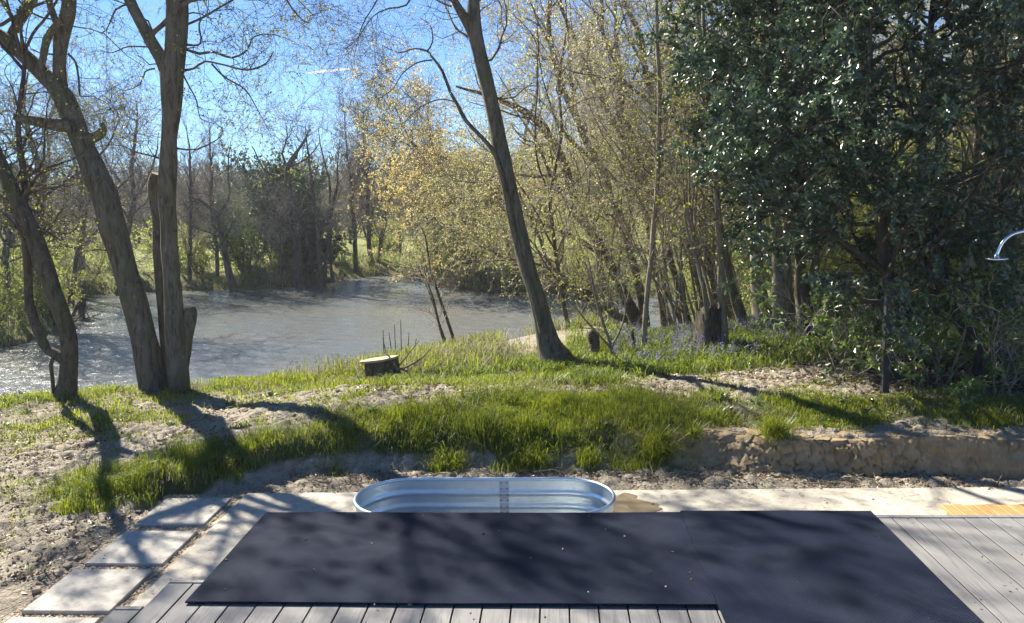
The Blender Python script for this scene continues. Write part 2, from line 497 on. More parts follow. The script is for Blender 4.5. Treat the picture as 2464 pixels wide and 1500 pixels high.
pav_mat = concrete_material("paving_stone", (0.38, 0.355, 0.305), (0.50, 0.47, 0.405), 0.55)
labels = ["pale square paving slab beside the grass bank, farthest from the deck", "pale square paving slab second from the grass bank, with a few dark specks",
          "pale square paving slab third from the grass bank, greyest of the row", "pale paving slab cut off by the bottom of the photo, nearest the deck boards"]
for k, (y0, y1, x0, rz) in enumerate([(6.15, 6.755, -3.575, 0.014), (5.43, 6.025, -3.56, 0.006), (4.745, 5.33, -3.575, 0.01), (4.06, 4.655, -3.575, 0.008)]):
    A = Acc().box(-.30, .30, -.297, .297, -.045, 0.0, bev=0.006)
    o = A.build("paving_slab", pav_mat)
    o.location = (x0 + .30, (y0 + y1) / 2, -0.614 + 0.003 * k); o.rotation_euler = (0.004 * (k - 1), 0.006, rz)
    tag(o, labels[k], "paving slab", "paving slabs laid beside the concrete")

def wood_material(name, ca, cb, dark, rough=0.75, axis_stretch=(14, 0.7, 14)):
    m, nt, out = newmat(name); N = NT(nt)
    ti = N.attr("tint")
    tc = N.n("TexCoord").outputs['Object']
    off = N.n("CombineXYZ", {0: N.math('MULTIPLY', ti, 37.0), 1: N.math('MULTIPLY', ti, 91.0), 2: 0.0}).outputs[0]
    vv = N.n("VectorMath", {0: tc, 1: off}, operation='ADD').outputs[0]
    v = N.n("Mapping", {"Vector": vv, "Scale": axis_stretch}).outputs[0]
    g = N.noise(v, 3.0, 6, 0.65, 1.2)
    v2 = N.n("Mapping", {"Vector": vv, "Scale": (3, .9, 3)}).outputs[0]
    b = N.noise(v2, 1.6, 4, 0.6)
    kn = N.n("TexVoronoi", {"Vector": N.n("Mapping", {"Vector": vv, "Scale": (6.0, 1.7, 1)}).outputs[0], "Scale": 1.0}).outputs[0]
    knot = N.ramp(kn, [(0.03, (1, 1, 1)), (0.085, (0, 0, 0))])
    c = N.mix(g, ca, cb)
    c = N.mix(N.ramp(g, [(0.30, (.8, .8, .8)), (0.5, (0, 0, 0))]), c, dark)
    c = N.mix(N.math('MULTIPLY', b, 0.6), c, dark)
    c = N.mix(N.math('MULTIPLY', ti, 0.35), c, tuple(k * 0.7 for k in ca))
    c = N.mix(N.math('MULTIPLY', knot, 0.75), c, tuple(k * 0.4 for k in dark))
    N.bsdf(out, c, rough, 0.0, 0.25, N.bump(g, 0.35, 0.004))
    return m
deck_mat = wood_material("weathered_board", (0.19, 0.185, 0.176), (0.32, 0.312, 0.295), (0.125, 0.121, 0.114))
deck_root = empty("wooden_deck", (0, 2.0, 0), "weathered grey timber deck with long boards and black mats on it", "deck")
rng = np.random.default_rng(5)
A = Acc(); k = 0; x = -2.275
while x < 7.6:
    y1 = 3.655 if k == 0 else (3.94 if k < 3 else 4.82)
    zt = rng.uniform(-.0012, .0012); tb = rng.random()
    A.box(x + 0.004, x + 0.141, -1.0, y1, -0.0275, zt - 0.0045, 1, tint=tb)  # lower body takes the dark gap colour
    A.box(x + 0.004, x + 0.141, -1.0, y1 + .0005, zt - 0.0040, zt, tint=tb, bev=0.0015)
    x += 0.145; k += 1
# end trim boards: set against the board ends
A.box(-1.80, 7.6, 4.825, 4.87, -0.09, 0.003, tint=.4, bev=0.004)
A.box(-2.127, -1.806, 3.945, 3.98, -0.09, 0.003, tint=.6, bev=0.004)
A.box(-2.27, -2.131, 3.66, 3.695, -0.09, 0.003, tint=.2, bev=0.004)
side_mat = wood_material("gap_shade_wood", (0.03, 0.027, 0.024), (0.05, 0.046, 0.04), (0.02, 0.018, 0.016))  # near-black colour stands in for shade inside the board gaps
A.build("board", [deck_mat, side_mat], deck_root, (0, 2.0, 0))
B = Acc()
B.box(-1.80, 7.6, 4.78, 4.82, -0.24, -0.030, tint=.3)
B.box(-1.84, -1.80, 4.0, 4.78, -0.24, -0.030, tint=.7)
for xx in np.arange(-1.7, 7.6, 1.2): B.box(xx, xx + .09, 4.68, 4.77, -0.60, -0.03, tint=.5)
for yy in np.arange(-0.8, 4.7, 0.6): B.box(-1.79, 7.5, yy, yy + .045, -0.20, -0.031, tint=.1)
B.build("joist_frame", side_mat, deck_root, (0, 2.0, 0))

# ------------------------------------------------------------------ rubber mats
def rubber_material():
    m, nt, out = newmat("black_rubber"); N = NT(nt)
    v = N.coord()
    w = N.n("TexWave", {"Vector": N.n("Mapping", {"Vector": v, "Rotation": (0, 0, R_(62))}).outputs[0], "Scale": 30.0, "Distortion": 0.4, "Detail": 1.0}, wave_type='BANDS', bands_direction='X').outputs["Fac"]
    n = N.noise(v, 3.0, 5, 0.6); n2 = N.noise(v, 60, 3, 0.7)
    c = N.mix(n, (0.005, 0.009, 0.021), (0.011, 0.016, 0.031))
    c = N.mix(N.ramp(n2, [(0.62, (0, 0, 0)), (0.8, (.35, .35, .35))]), c, (0.09, 0.085, 0.08))
    dust = N.noise(v, 1.3, 6, 0.7, 0.8)
    c = N.mix(N.ramp(dust, [(0.45, (0, 0, 0)), (0.75, (.13, .13, .13))]), c, (0.11, 0.11, 0.115))
    N.bsdf(out, c, 0.85, 0.0, 0.10, N.bump(w, 0.5, 0.004))
    return m
rub = rubber_material()
def mat_sheet(name, x0, x1, y0, y1, z, seed, label):
    nxx, nyy = 90, 50
    X, Y = np.meshgrid(np.linspace(x0, x1, nxx), np.linspace(y0, y1, nyy))
    X = X + 0.006 * (vnoise(Y * 2.0, X * 0, seed) - .5) * 1.5
    Y = Y + 0.012 * (vnoise(X * 1.6, Y * 0, seed + 2) - .5)
    wav = 0.010 * fbm(X * 1.3, Y * 1.6, seed + 4, 3)
    T = np.stack([X, Y, z + 0.009 + wav], -1).reshape(-1, 3); Bm = np.stack([X, Y, z + wav * .9], -1).reshape(-1, 3)
    ii = np.arange(nxx * nyy).reshape(nyy, nxx)
    Fq = np.stack([ii[:-1, :-1], ii[:-1, 1:], ii[1:, 1:], ii[1:, :-1]], -1).reshape(-1, 4)
    off = nxx * nyy
    ring = np.concatenate([ii[0, :], ii[1:, -1], ii[-1, -2::-1], ii[-2:0:-1, 0]])
    r2 = np.roll(ring, -1)
    sides = np.stack([ring + off, r2 + off, r2, ring], -1)
    A = Acc().add(np.concatenate([T, Bm]), np.concatenate([Fq, Fq[:, ::-1] + off, sides]))
    o = A.build(name, rub)
    o.modifiers.new("edge", 'EDGE_SPLIT').split_angle = R_(50)
    return tag(o, label, "mat", "black ribbed mats on the deck")
mat_sheet("rubber_mat", -1.925, 0.772, 3.713, 4.872, 0.005, 11, "wide ribbed black mat lying in front of the metal tub")
mat_sheet("rubber_mat", 0.777, 1.966, 1.0, 4.872, 0.015, 17, "smooth dark black mat overlapping the other and running out of the photo bottom")

# ------------------------------------------------------------------ galvanised tub
def galv_material():
    m, nt, out = newmat("galvanised_steel"); N = NT(nt)
    v = N.coord()
    vo = N.n("TexVoronoi", {"Vector": v, "Scale": 42.0}).outputs["Color"]
    n = N.noise(v, 5, 4, 0.6)
    sp = N.n("SeparateColor", {0: vo}).outputs[0]
    c = N.mix(N.math('MULTIPLY', sp, 0.5), (0.86, 0.92, 0.92), (0.72, 0.79, 0.80))
    c = N.mix(N.math('MULTIPLY', n, 0.3), c, (0.40, 0.42, 0.43))
    r = N.math('ADD', N.math('MULTIPLY', n, 0.22), 0.27)
    b = N.bsdf(out, c, 0.3, 0.80, 0.5, N.bump(n, 0.12, 0.01))
    N.link(r, b.inputs["Roughness"])
    return m
galv = galv_material()
TX, TY, TL, TW = -0.516, 5.222, 0.89, 0.338     # centre, half length, half width
def oval(off, z, n=40):
    r = TW + off; s = TL - TW
    P = []
    for k in range(n + 1):
        a = -math.pi / 2 + math.pi * k / n; P.append((TX + s + r * math.cos(a), TY + r * math.sin(a), z))
    for k in range(n + 1):
        a = math.pi / 2 + math.pi * k / n; P.append((TX - s + r * math.cos(a), TY + r * math.sin(a), z))
    return P
def oval_shell(A, prof, mi=0):
    rings = [oval(o, z) for o, z in prof]; n = len(rings[0]); V = np.array(rings).reshape(-1, 3); Fq = []
    for i in range(len(rings) - 1):
        for k in range(n):
            Fq.append((i * n + k, i * n + (k + 1) % n, (i + 1) * n + (k + 1) % n, (i + 1) * n + k))
    A.add(V, Fq, mi)
tub = empty("metal_tub", (TX, TY, -0.60), "oval galvanised metal stock tank standing on the concrete behind the black mat", "tub")
prof = []
for z in np.linspace(-0.596, -0.012, 90):
    o = 0.0
    for zc, w, a in ((-0.115, 0.030, -0.010), (-0.215, 0.030, -0.010), (-0.33, .03, -.015), (-0.45, .03, -.015)):
        d = (z - zc) / w
        if abs(d) < 1: o += a * 0.5 * (1 + math.cos(math.pi * d))
    prof.append((o, z))
A = Acc(); oval_shell(A, prof); oval_shell(A, [(o - 0.0025, z) for o, z in prof][::-1])
fl = oval(-0.0005, -0.55); A.add(np.array(fl + [(TX, TY, -0.552)]), [(k, (k + 1) % len(fl), len(fl)) for k in range(len(fl))])
A.build("wall", galv, tub, (TX, TY, -0.60))
A = Acc()
rim = [(0.004 + 0.013 * math.cos(a), -0.010 + 0.013 * math.sin(a)) for a in np.linspace(0, 2 * math.pi, 13)]
oval_shell(A, rim[::-1]); A.build("rim", galv, tub, (TX, TY, -0.60))
zz = [p for p in prof if p[1] > -0.55]
sx = -0.40
seamm, nt_, out_ = newmat("riveted_seam"); N_ = NT(nt_)
N_.bsdf(out_, N_.mix(N_.noise(N_.coord((1, 1, 1)), 40, 4), (0.50, 0.52, 0.53), (0.70, 0.72, 0.73)), 0.5, 0.6)
rv, nt_, out_ = newmat("dark_rivet"); NT(nt_).bsdf(out_, (0.16, 0.17, 0.18), 0.5, 0.8)
for sg, xa, xb in ((1, -.035, .035), (-1, .045, -.025)):
    V = []
    for o, z in zz: V += [(sx + xa, TY + sg * (TW + o - .006), z), (sx + xb, TY + sg * (TW + o - .006), z)]
    A = Acc().add(V, [(2 * k, 2 * k + 1, 2 * k + 3, 2 * k + 2) for k in range(len(zz) - 1)])
    strip = A.build("seam_strip", seamm, tub, (TX, TY, -0.60))
    if sg < 0: continue
    for rz_ in np.arange(-0.53, -0.02, 0.045):
        for dx in (-.022, .022):
            off = np.interp(rz_, [p[1] for p in prof], [p[0] for p in prof])
            c0 = np.array([sx + dx, TY + TW + off - .007, rz_])
            V = [c0 + (0, -.004, 0)] + [c0 + (0.006 * math.cos(a), 0, 0.006 * math.sin(a)) for a in np.linspace(0, 2 * math.pi, 7)[:-1]]
            A = Acc().add(V, [(0, 1 + (q + 1) % 6, 1 + q) for q in range(6)])
            A.build("rivet", rv, strip, (TX, TY, -0.60))

# wet stain on the concrete beside the tub: a thin film of water
m_, nt_, out_ = newmat("wet_concrete"); N_ = NT(nt_)
N_.bsdf(out_, N_.mix(N_.noise(N_.coord(), 6, 4), (0.15, 0.115, 0.07), (0.22, 0.175, 0.11)), 0.35, 0.0, 0.5)
P = [(0.50 + (.30 + .05 * math.sin(3 * a + 1) + .03 * math.sin(7 * a) + .02 * math.sin(13 * a + 2) + .012 * math.sin(23 * a)) * math.cos(a), 6.42 + (.30 + .10 * math.sin(2 * a) + .05 * math.sin(5 * a + 2)) * math.sin(a), -0.596) for a in np.linspace(0, 2 * math.pi, 145)[:-1]]
A = Acc().add(P, [list(range(144))], smooth=False)
tag(A.build("puddle_on_pavement", m_), kind="structure")
# ------------------------------------------------------------------ tree building
def norm(v): return v / np.maximum(np.linalg.norm(v, axis=-1, keepdims=True), 1e-9)

def tubes(A, P, R, sides, mi=0, rough=0.0, seed=0, tint=None, flare=0.0, lobes=5):
    """P [N,K,3], R [N,K] -> tubes with parallel transported frames"""
    P = np.asarray(P, float); R = np.asarray(R, float)
    if P.ndim == 2: P = P[None]; R = R[None]
    N, K, _ = P.shape
    T = np.empty_like(P); T[:, 1:-1] = P[:, 2:] - P[:, :-2]; T[:, 0] = P[:, 1] - P[:, 0]; T[:, -1] = P[:, -1] - P[:, -2]
    T = norm(T)
    ref = np.where(np.abs(T[:, 0, 2:3]) < 0.9, np.array([[0, 0, 1.0]]), np.array([[1.0, 0, 0]]))
    u = norm(np.cross(T[:, 0], ref)); U = np.empty_like(P); U[:, 0] = u
    for k in range(1, K):
        u = norm(u - (u * T[:, k]).sum(-1, keepdims=True) * T[:, k]); U[:, k] = u
    Vv = np.cross(T, U)
    a = np.linspace(0, 2 * np.pi, sides + 1)[:-1]
    rad = np.broadcast_to(R[:, :, None], (N, K, sides)).copy()
    if rough > 0:
        s = np.concatenate([np.zeros((N, 1)), np.cumsum(np.linalg.norm(P[:, 1:] - P[:, :-1], axis=-1), 1)], 1)
        ca = np.cos(a)[None, None] * 1.3 + seed * 3.1; sa = np.sin(a)[None, None] * 1.3
        n = vnoise(ca + s[:, :, None] * 1.1, sa + s[:, :, None] * 1.7, seed) - 0.5
        n2 = vnoise(a[None, None] * 3.0 + 0 * s[:, :, None], s[:, :, None] * 2.2, seed + 5) - 0.5
        rad *= 1 + rough * (1.6 * n + 0.7 * n2)
        if flare > 0:
            e = np.exp(-s / 0.30)[:, :, None]
            rad *= 1 + flare * e * (0.75 + 0.6 * np.cos(lobes * a + seed))[None, None]
    V = P[:, :, None, :] + rad[..., None] * (np.cos(a)[None, None, :, None] * U[:, :, None, :] + np.sin(a)[None, None, :, None] * Vv[:, :, None, :])
    idx = np.arange(N * K * sides).reshape(N, K, sides)
    i0 = idx[:, :-1]; i1 = idx[:, 1:]
    Fq = np.stack([i0, np.roll(i0, -1, 2), np.roll(i1, -1, 2), i1], -1).reshape(-1, 4)
    tt = 0.5 if tint is None else np.broadcast_to(np.asarray(tint)[:, None, None], (N, K, sides)).ravel()
    A.add(V.reshape(-1, 3), Fq, mi, tt)

def catmull(P, W, step):
    P = np.asarray(P, float); W = np.asarray(W, float)
    Q = np.concatenate([[2 * P[0] - P[1]], P, [2 * P[-1] - P[-2]]]); out = []; ow = []
    for i in range(len(P) - 1):
        p0, p1, p2, p3 = Q[i], Q[i + 1], Q[i + 2], Q[i + 3]
        n = max(2, int(np.linalg.norm(p2 - p1) / step))
        for t in np.linspace(0, 1, n, endpoint=False):
            out.append(0.5 * ((2 * p1) + (-p0 + p2) * t + (2 * p0 - 5 * p1 + 4 * p2 - p3) * t * t + (-p0 + 3 * p1 - 3 * p2 + p3) * t ** 3))
            ow.append(W[i] * (1 - t) + W[i + 1] * t)
    out.append(P[-1]); ow.append(W[-1])
    return np.array(out), np.array(ow)

def limb(pts, Y, step=0.12, lean=0.0, jit=0.0, seed=0):
    """pixel list (px, py, width) at world depth Y (+ lean per point) -> points, radii"""
    n = len(pts); Ps = []; Rs = []
    for i, (px, py, w) in enumerate(pts):
        y = Y + (lean * i / max(1, n - 1) if np.isscalar(lean) else lean[i])
        p = at(px, py, y); Ps.append(p); Rs.append(0.5 * w / FPX * dep(p))
    P, R = catmull(Ps, Rs, step)
    if jit:
        s = np.arange(len(P)) * step
        env = np.minimum(1, s / 0.4)[:, None]
        P = P + env * jit * np.stack([vnoise(s * 1.7, s * 0, seed) - .5, vnoise(s * 1.5, s * 0, seed + 1) - .5, vnoise(s * 1.9, s * 0, seed + 2) - .5], -1)
    return P, R

def grow(P0, D0, L, R0, K, rng, wander=0.25, up=0.0, taper=0.25, sway=None):
    N = len(P0); P = np.empty((N, K, 3)); P[:, 0] = P0; d = norm(D0); st = (L / (K - 1))[:, None]
    for k in range(1, K):
        d = d + rng.normal(0, wander, (N, 3)); d[:, 2] += up
        if sway is not None: d = d + sway
        d = norm(d); P[:, k] = P[:, k - 1] + d * st
    t = np.linspace(0, 1, K)[None]
    return P, R0[:, None] * (1 - (1 - taper) * t)

def spawn(P, R, total, t0, t1, rng, ang, sd, lo, hi, rr, rmax=1.0, rmin=0.002, lratio=None, flat=0.0):
    """children on a set of equally resampled parents P [N,K,3]"""
    N, K, _ = P.shape
    seg = np.linalg.norm(P[:, 1:] - P[:, :-1], axis=-1); L = seg.sum(1)
    pr = L / L.sum()
    par = rng.choice(N, total, p=pr)
    t = rng.uniform(t0, t1, total) * (K - 1)
    i = np.minimum(t.astype(int), K - 2); f = (t - i)[:, None]
    a = P[par, i]; b = P[par, i + 1]; pos = a * (1 - f) + b * f; T = norm(b - a)
    r = R[par, i] * (1 - f[:, 0]) + R[par, i + 1] * f[:, 0]
    rv = norm(rng.normal(0, 1, (total, 3))); u = norm(np.cross(T, rv))
    if flat: u[:, 2] *= (1 - flat); u = norm(u)
    an = np.clip(rng.normal(ang, sd, total), 0.15, 2.2)[:, None]
    D = np.cos(an) * T + np.sin(an) * u
    ln = rng.uniform(lo, hi, total)
    tt = t / (K - 1)
    if lratio is not None: ln = ln * (1 - lratio * tt)
    return pos, D, ln, np.clip(rr * r, rmin, rmax)

def resample(P, R, K):
    s = np.concatenate([[0], np.cumsum(np.linalg.norm(P[1:] - P[:-1], axis=1))]); q = np.linspace(0, s[-1], K)
    return np.stack([np.interp(q, s, P[:, j]) for j in range(3)], -1), np.interp(q, s, R)

def leaf_quads(A, C, D, L, Wd, rng, mi, fold=0.25, tint=None, droop=0.0):
    """small folded leaves: 6 vertices, 4 triangles -> two bent halves"""
    n = len(C)
    D = norm(D + np.array([0, 0, -droop])); rv = norm(rng.normal(0, 1, (n, 3))); S_ = norm(np.cross(D, rv)); Nn = np.cross(S_, D)
    L = np.broadcast_to(L, (n,))[:, None]; Wd = np.broadcast_to(Wd, (n,))[:, None]
    base = C; tip = C + D * L
    m = C + D * L * 0.45
    l = m + S_ * Wd * .5 + Nn * Wd * fold; r = m - S_ * Wd * .5 + Nn * Wd * fold
    V = np.stack([base, l, tip, r], 1)
    idx = np.arange(n * 4).reshape(n, 4)
    Fq = np.concatenate([idx[:, [0, 2, 1]], idx[:, [0, 3, 2]]])
    if tint is None: tint = rng.random(n)
    A.add(V.reshape(-1, 3), Fq, mi, np.repeat(tint, 4), False)

def along(P, total, rng, t0=0.15, t1=1.0):
    N, K, _ = P.shape
    par = rng.integers(0, N, total); t = rng.uniform(t0, t1, total) * (K - 1)
    i = np.minimum(t.astype(int), K - 2); f = (t - i)[:, None]
    a = P[par, i]; b = P[par, i + 1]
    return a * (1 - f) + b * f, norm(b - a)

def tree(name, label, cat, limbs, bark, leafm, base, seed, lv, leaves=None, group=None, hero=True, extra=None, sides=14, rough=0.14, flare=0.0, twigm=None, caps=(), grow_from=None):
    """limbs: [(P,R)] in world space; lv: list of dicts for the branch levels"""
    rng = np.random.default_rng(seed)
    base = np.asarray(base, float)
    root = empty(name, base, label, cat, group)
    A = Acc()
    for k, (P, R) in enumerate(limbs):
        tubes(A, P, R, sides, 0, rough, seed + k, flare=(flare if k == 0 else 0.0))
    Kp = 24
    src = [limbs[i] for i in (grow_from if grow_from is not None else range(len(limbs)))]
    rs = [resample(P, R, Kp) for P, R in src]
    PP = np.array([a for a, b in rs]); RR = np.array([b for a, b in rs])
    C = Acc(); last = None
    for k, s in enumerate(lv):
        if s.get('at') is not None:                     # explicit first branches
            p0, d0, ln, r0 = s['at']
        else:
            p0, d0, ln, r0 = spawn(PP, RR, s['n'], s.get('t0', .2), s.get('t1', 1), rng, s.get('ang', .8), s.get('sd', .2), *s['len'], s.get('rr', .5), s.get('rmax', 1), s.get('rmin', .002), s.get('lr'), s.get('flat', 0))
        if s.get('keep') is not None:
            kp = s['keep'](p0); p0, d0, ln, r0 = p0[kp], d0[kp], ln[kp], r0[kp]
        P, R = grow(p0, d0, ln, r0, s.get('K', 6), rng, s.get('w', .25), s.get('up', 0), s.get('tp', .25), s.get('sway'))
        if len(P) == 0: continue
        tgt = A if s.get('trunk') else C
        tubes(tgt, P, R, s.get('sd_', 4), 0, tint=rng.random(len(P)))
        if s.get('join') and last is not None and last[0].shape[1] == P.shape[1]:
            P = np.concatenate([last[0], P]); R = np.concatenate([last[1], R])
        PP, RR = P, R; last = (P, R)
    if leaves:
        for lf in (leaves if isinstance(leaves, list) else [leaves]):
            c, d = along(PP, lf['n'], rng, lf.get('t0', .1))
            if lf.get('keep') is not None:
                kp = lf['keep'](c); c, d = c[kp], d[kp]
            d = norm(0.5 * d + rng.normal(0, .7, c.shape))
            leaf_quads(C, c, d, rng.uniform(lf['s'] * .6, lf['s'] * 1.3, len(c)), lf['s'] * lf.get('asp', .6), rng, lf.get('mi', 1), droop=lf.get('droop', .2))
    for (P, R, mi) in caps:
        pass
    A.build("trunk", bark, root, base)
    if C.n:
        C.build("crown", [twigm or bark] + (leafm if isinstance(leafm, list) else [leafm]), root, base)
    return root

bark_dark = bark_mat("oak_bark", (0.115, 0.092, 0.07), (0.19, 0.155, 0.12), 7.0, 0.30, 1.0, (0.12, 0.135, 0.05), 0.09)
bark_grey = bark_mat("hornbeam_bark", (0.15, 0.125, 0.095), (0.25, 0.215, 0.165), 8.0, 0.20, 0.9, (0.13, 0.135, 0.07), 0.08)
bark_pale = bark_mat("hazel_bark", (0.23, 0.19, 0.14), (0.36, 0.31, 0.24), 14.0, 0.2, 0.6, (0.16, 0.17, 0.07), 0.015)
bark_far = bark_mat("alder_bark", (0.09, 0.078, 0.065), (0.17, 0.145, 0.12), 4.0, 0.3, 0.6, None, 0.05)
twig_far = bark_mat("fine_twigs", (0.24, 0.21, 0.185), (0.37, 0.33, 0.29), 4.0, 0.5, 0.2, None, 0.01)
twig_pale = bark_mat("pale_twigs", (0.44, 0.375, 0.285), (0.60, 0.525, 0.42), 4.0, 0.5, 0.2, None, 0.01)
wood_cut, nt_, out_ = newmat("cut_wood"); N_ = NT(nt_)
N_.bsdf(out_, N_.mix(N_.noise(N_.coord(), 18, 5), (0.30, 0.22, 0.13), (0.50, 0.39, 0.25)), 0.85, 0, .2)
lf_spring = leaf_mat("spring_leaves", (0.20, 0.23, 0.03), (0.38, 0.38, 0.08), 0.55, 0.04, .4, (1.0, 1.0, 0.7))
lf_gold = leaf_mat("golden_leaves", (0.50, 0.40, 0.12), (0.66, 0.55, 0.23), 0.6, 0.03, .5)
lf_bud = leaf_mat("leaf_buds", (0.42, 0.395, 0.16), (0.60, 0.56, 0.28), 0.55, 0.02, .5)
lf_holly = leaf_mat("holly_leaves", (0.019, 0.047, 0.022), (0.075, 0.13, 0.045), 0.28, 0.085, .40)
lf_ever = leaf_mat("evergreen_leaves", (0.026, 0.065, 0.024), (0.085, 0.14, 0.045), 0.2, 0.03, .4)
lf_elder = leaf_mat("elder_leaves", (0.06, 0.115, 0.018), (0.17, 0.25, 0.04), 0.5, 0.05, .35)
lf_hazel = leaf_mat("hazel_leaves", (0.24, 0.30, 0.045), (0.50, 0.52, 0.12), 0.55, 0.03, .4)

def shift_down(P, R, d=0.35):
    P = np.concatenate([[P[0] + np.array([0, 0, -d])], P]); R = np.concatenate([[R[0]], R]); return P, R

def cut_cap(A, c, nrm, r, mi=0):
    nrm = norm(np.asarray(nrm, float)); u = norm(np.cross(nrm, [0.3, 1, 0.2])); v = np.cross(nrm, u)
    a = np.linspace(0, 2 * np.pi, 15)[:-1]
    rr = r * (1 + .12 * np.sin(3 * a + c[0]))
    ring = c + rr[:, None] * (np.cos(a)[:, None] * u + np.sin(a)[:, None] * v)
    A.add(np.concatenate([ring, [c + nrm * r * .08]]), [(k, (k + 1) % 14, 14) for k in range(14)], mi)

def crown_limbs(src, n, seed, lo, hi, rr=.45, z0=4.2):
    rng = np.random.default_rng(seed); out = []
    for P, R in src:
        ks = [i for i in range(len(P)) if P[i][2] > z0]
        for q in range(n):
            i = ks[int(rng.integers(0, max(1, len(ks) - 3)))]; d = norm(P[min(i + 4, len(P) - 1)] - P[i] + 1e-6)
            d = norm(d * .5 + rng.normal(0, .6, 3) + np.array([0, 0, .7]))
            g, r = grow(P[i][None], d[None], np.array([rng.uniform(lo, hi)]), np.array([max(.02, R[i] * rr)]), 24, rng, .10, .015, .15)
            out.append((g[0], r[0]))
    return out

# ---- thin leaning tree at the left
h = hit(152, 962); YA = h[1]
a1 = shift_down(*limb([(155, 962, 50), (163, 900, 42), (166, 850, 38), (161, 795, 38), (130, 700, 40), (97, 610, 40), (75, 550, 36), (40, 480, 35), (5, 400, 32), (-45, 300, 28), (-110, 160, 22), (-150, 20, 15), (-200, -150, 8)], YA, jit=.03, seed=1))
a2 = limb([(152, 866, 22), (133, 850, 22), (113, 837, 22), (90, 790, 22), (72, 733, 22), (66, 650, 19), (58, 550, 17), (60, 430, 15), (45, 300, 12), (60, 150, 9), (40, 20, 5)], YA, lean=.25, jit=.04, seed=2)
a3 = limb([(130, 955, 9), (125, 900, 9), (122, 880, 10), (128, 862, 9)], YA - .03)
keepA = lambda p: p[:, 2] > 1.2
upA = crown_limbs([a1, a2], 4, 78, 2.5, 4.0, .6, 3.5)  # extra limbs out of view, added to dapple the mat
tree("leaning_tree", "thin lichen-grey leaning tree forking low, leftmost at the clay bank edge", "tree", [a1, a2, a3] + upA, bark_dark, [lf_spring], h, 11,
     [dict(n=90, t0=.3, len=(.7, 2.2), ang=.9, rr=.35, rmax=.025, K=9, w=.28, up=.02, sd_=6, trunk=1, lr=.4),
      dict(n=600, t0=.15, len=(.3, 1.0), ang=.8, rr=.45, K=7, w=.3, sd_=4), dict(n=3400, len=(.1, .4), ang=.7, rr=.5, rmin=.0022, K=4, w=.3, sd_=3)],
     [dict(n=5200, s=.034, droop=.3), dict(n=9000, s=.06, droop=.3, keep=lambda p: p[:, 2] > 5.1)], grow_from=[0, 1] + list(range(3, 3 + len(upA))), flare=.35)  # high leaves made larger and denser for dappled shade below

# ---- twin-stemmed oak by the water
h = hit(400, 938); YB = h[1]
b1 = shift_down(*limb([(372, 937, 66), (356, 860, 66), (330, 745, 58), (306, 667, 56), (287, 600, 58), (270, 533, 63), (252, 470, 62), (222, 400, 58), (188, 327, 51), (170, 280, 54), (150, 232, 50), (112, 188, 38), (67, 143, 37), (20, 103, 33), (-30, 70, 30), (-110, 20, 24), (-180, -80, 16), (-230, -220, 8)], YB, jit=.03, seed=3), .4)
b1b = limb([(160, 262, 36), (147, 215, 34), (143, 175, 31), (143, 133, 31), (148, 83, 36), (163, 33, 32), (168, -10, 30), (175, -90, 25), (190, -200, 18), (170, -330, 10)], YB + .05, jit=.03, seed=4)
b1c = limb([(97, 175, 14), (103, 140, 15), (112, 95, 19), (133, 62, 17), (150, 50, 16)], YB - .1, jit=.02, seed=5)
b1d = limb([(22, 100, 20), (33, 75, 22), (52, 45, 23), (78, 5, 20), (100, -50, 17), (110, -150, 13), (140, -300, 7)], YB + .1, jit=.02, seed=6)
b1e = limb([(175, 305, 34), (130, 300, 31), (90, 292, 26), (55, 285, 20), (34, 281, 16)], YB - .15, lean=-.3, jit=.03, seed=7)
b1f = limb([(205, 335, 24), (228, 330, 24), (245, 318, 22), (248, 305, 13), (245, 296, 5)], YB - .05)
b1g = limb([(285, 712, 8), (283, 705, 16), (284, 696, 10), (288, 688, 6)], YB)
b2 = shift_down(*limb([(430, 936, 54), (424, 867, 46), (421, 800, 45), (418, 733, 43), (413, 667, 41), (409, 600, 42), (406, 533, 41), (402, 483, 42), (407, 400, 41), (407, 333, 37), (411, 267, 45), (411, 200, 52), (413, 165, 56), (423, 125, 47), (427, 67, 48), (429, 0, 50), (430, -70, 44), (440, -200, 34), (425, -340, 22), (440, -480, 10)], YB - .12, jit=.015, seed=8), .4)
b2b = limb([(403, 180, 34), (387, 138, 31), (360, 90, 29), (333, 40, 27), (313, 0, 27), (283, -80, 24), (255, -200, 18), (215, -330, 10)], YB - .1, jit=.02, seed=9)
b2c = limb([(412, 905, 36), (404, 850, 32), (396, 800, 26), (389, 740, 22), (383, 660, 21), (379, 590, 20), (377, 520, 20), (371, 470, 26), (371, 440, 27), (376, 419, 22)], YB + .18)
b2d = limb([(436, 900, 30), (443, 850, 30), (449, 810, 28), (457, 770, 33), (459, 752, 32), (457, 740, 24)], YB - .05)
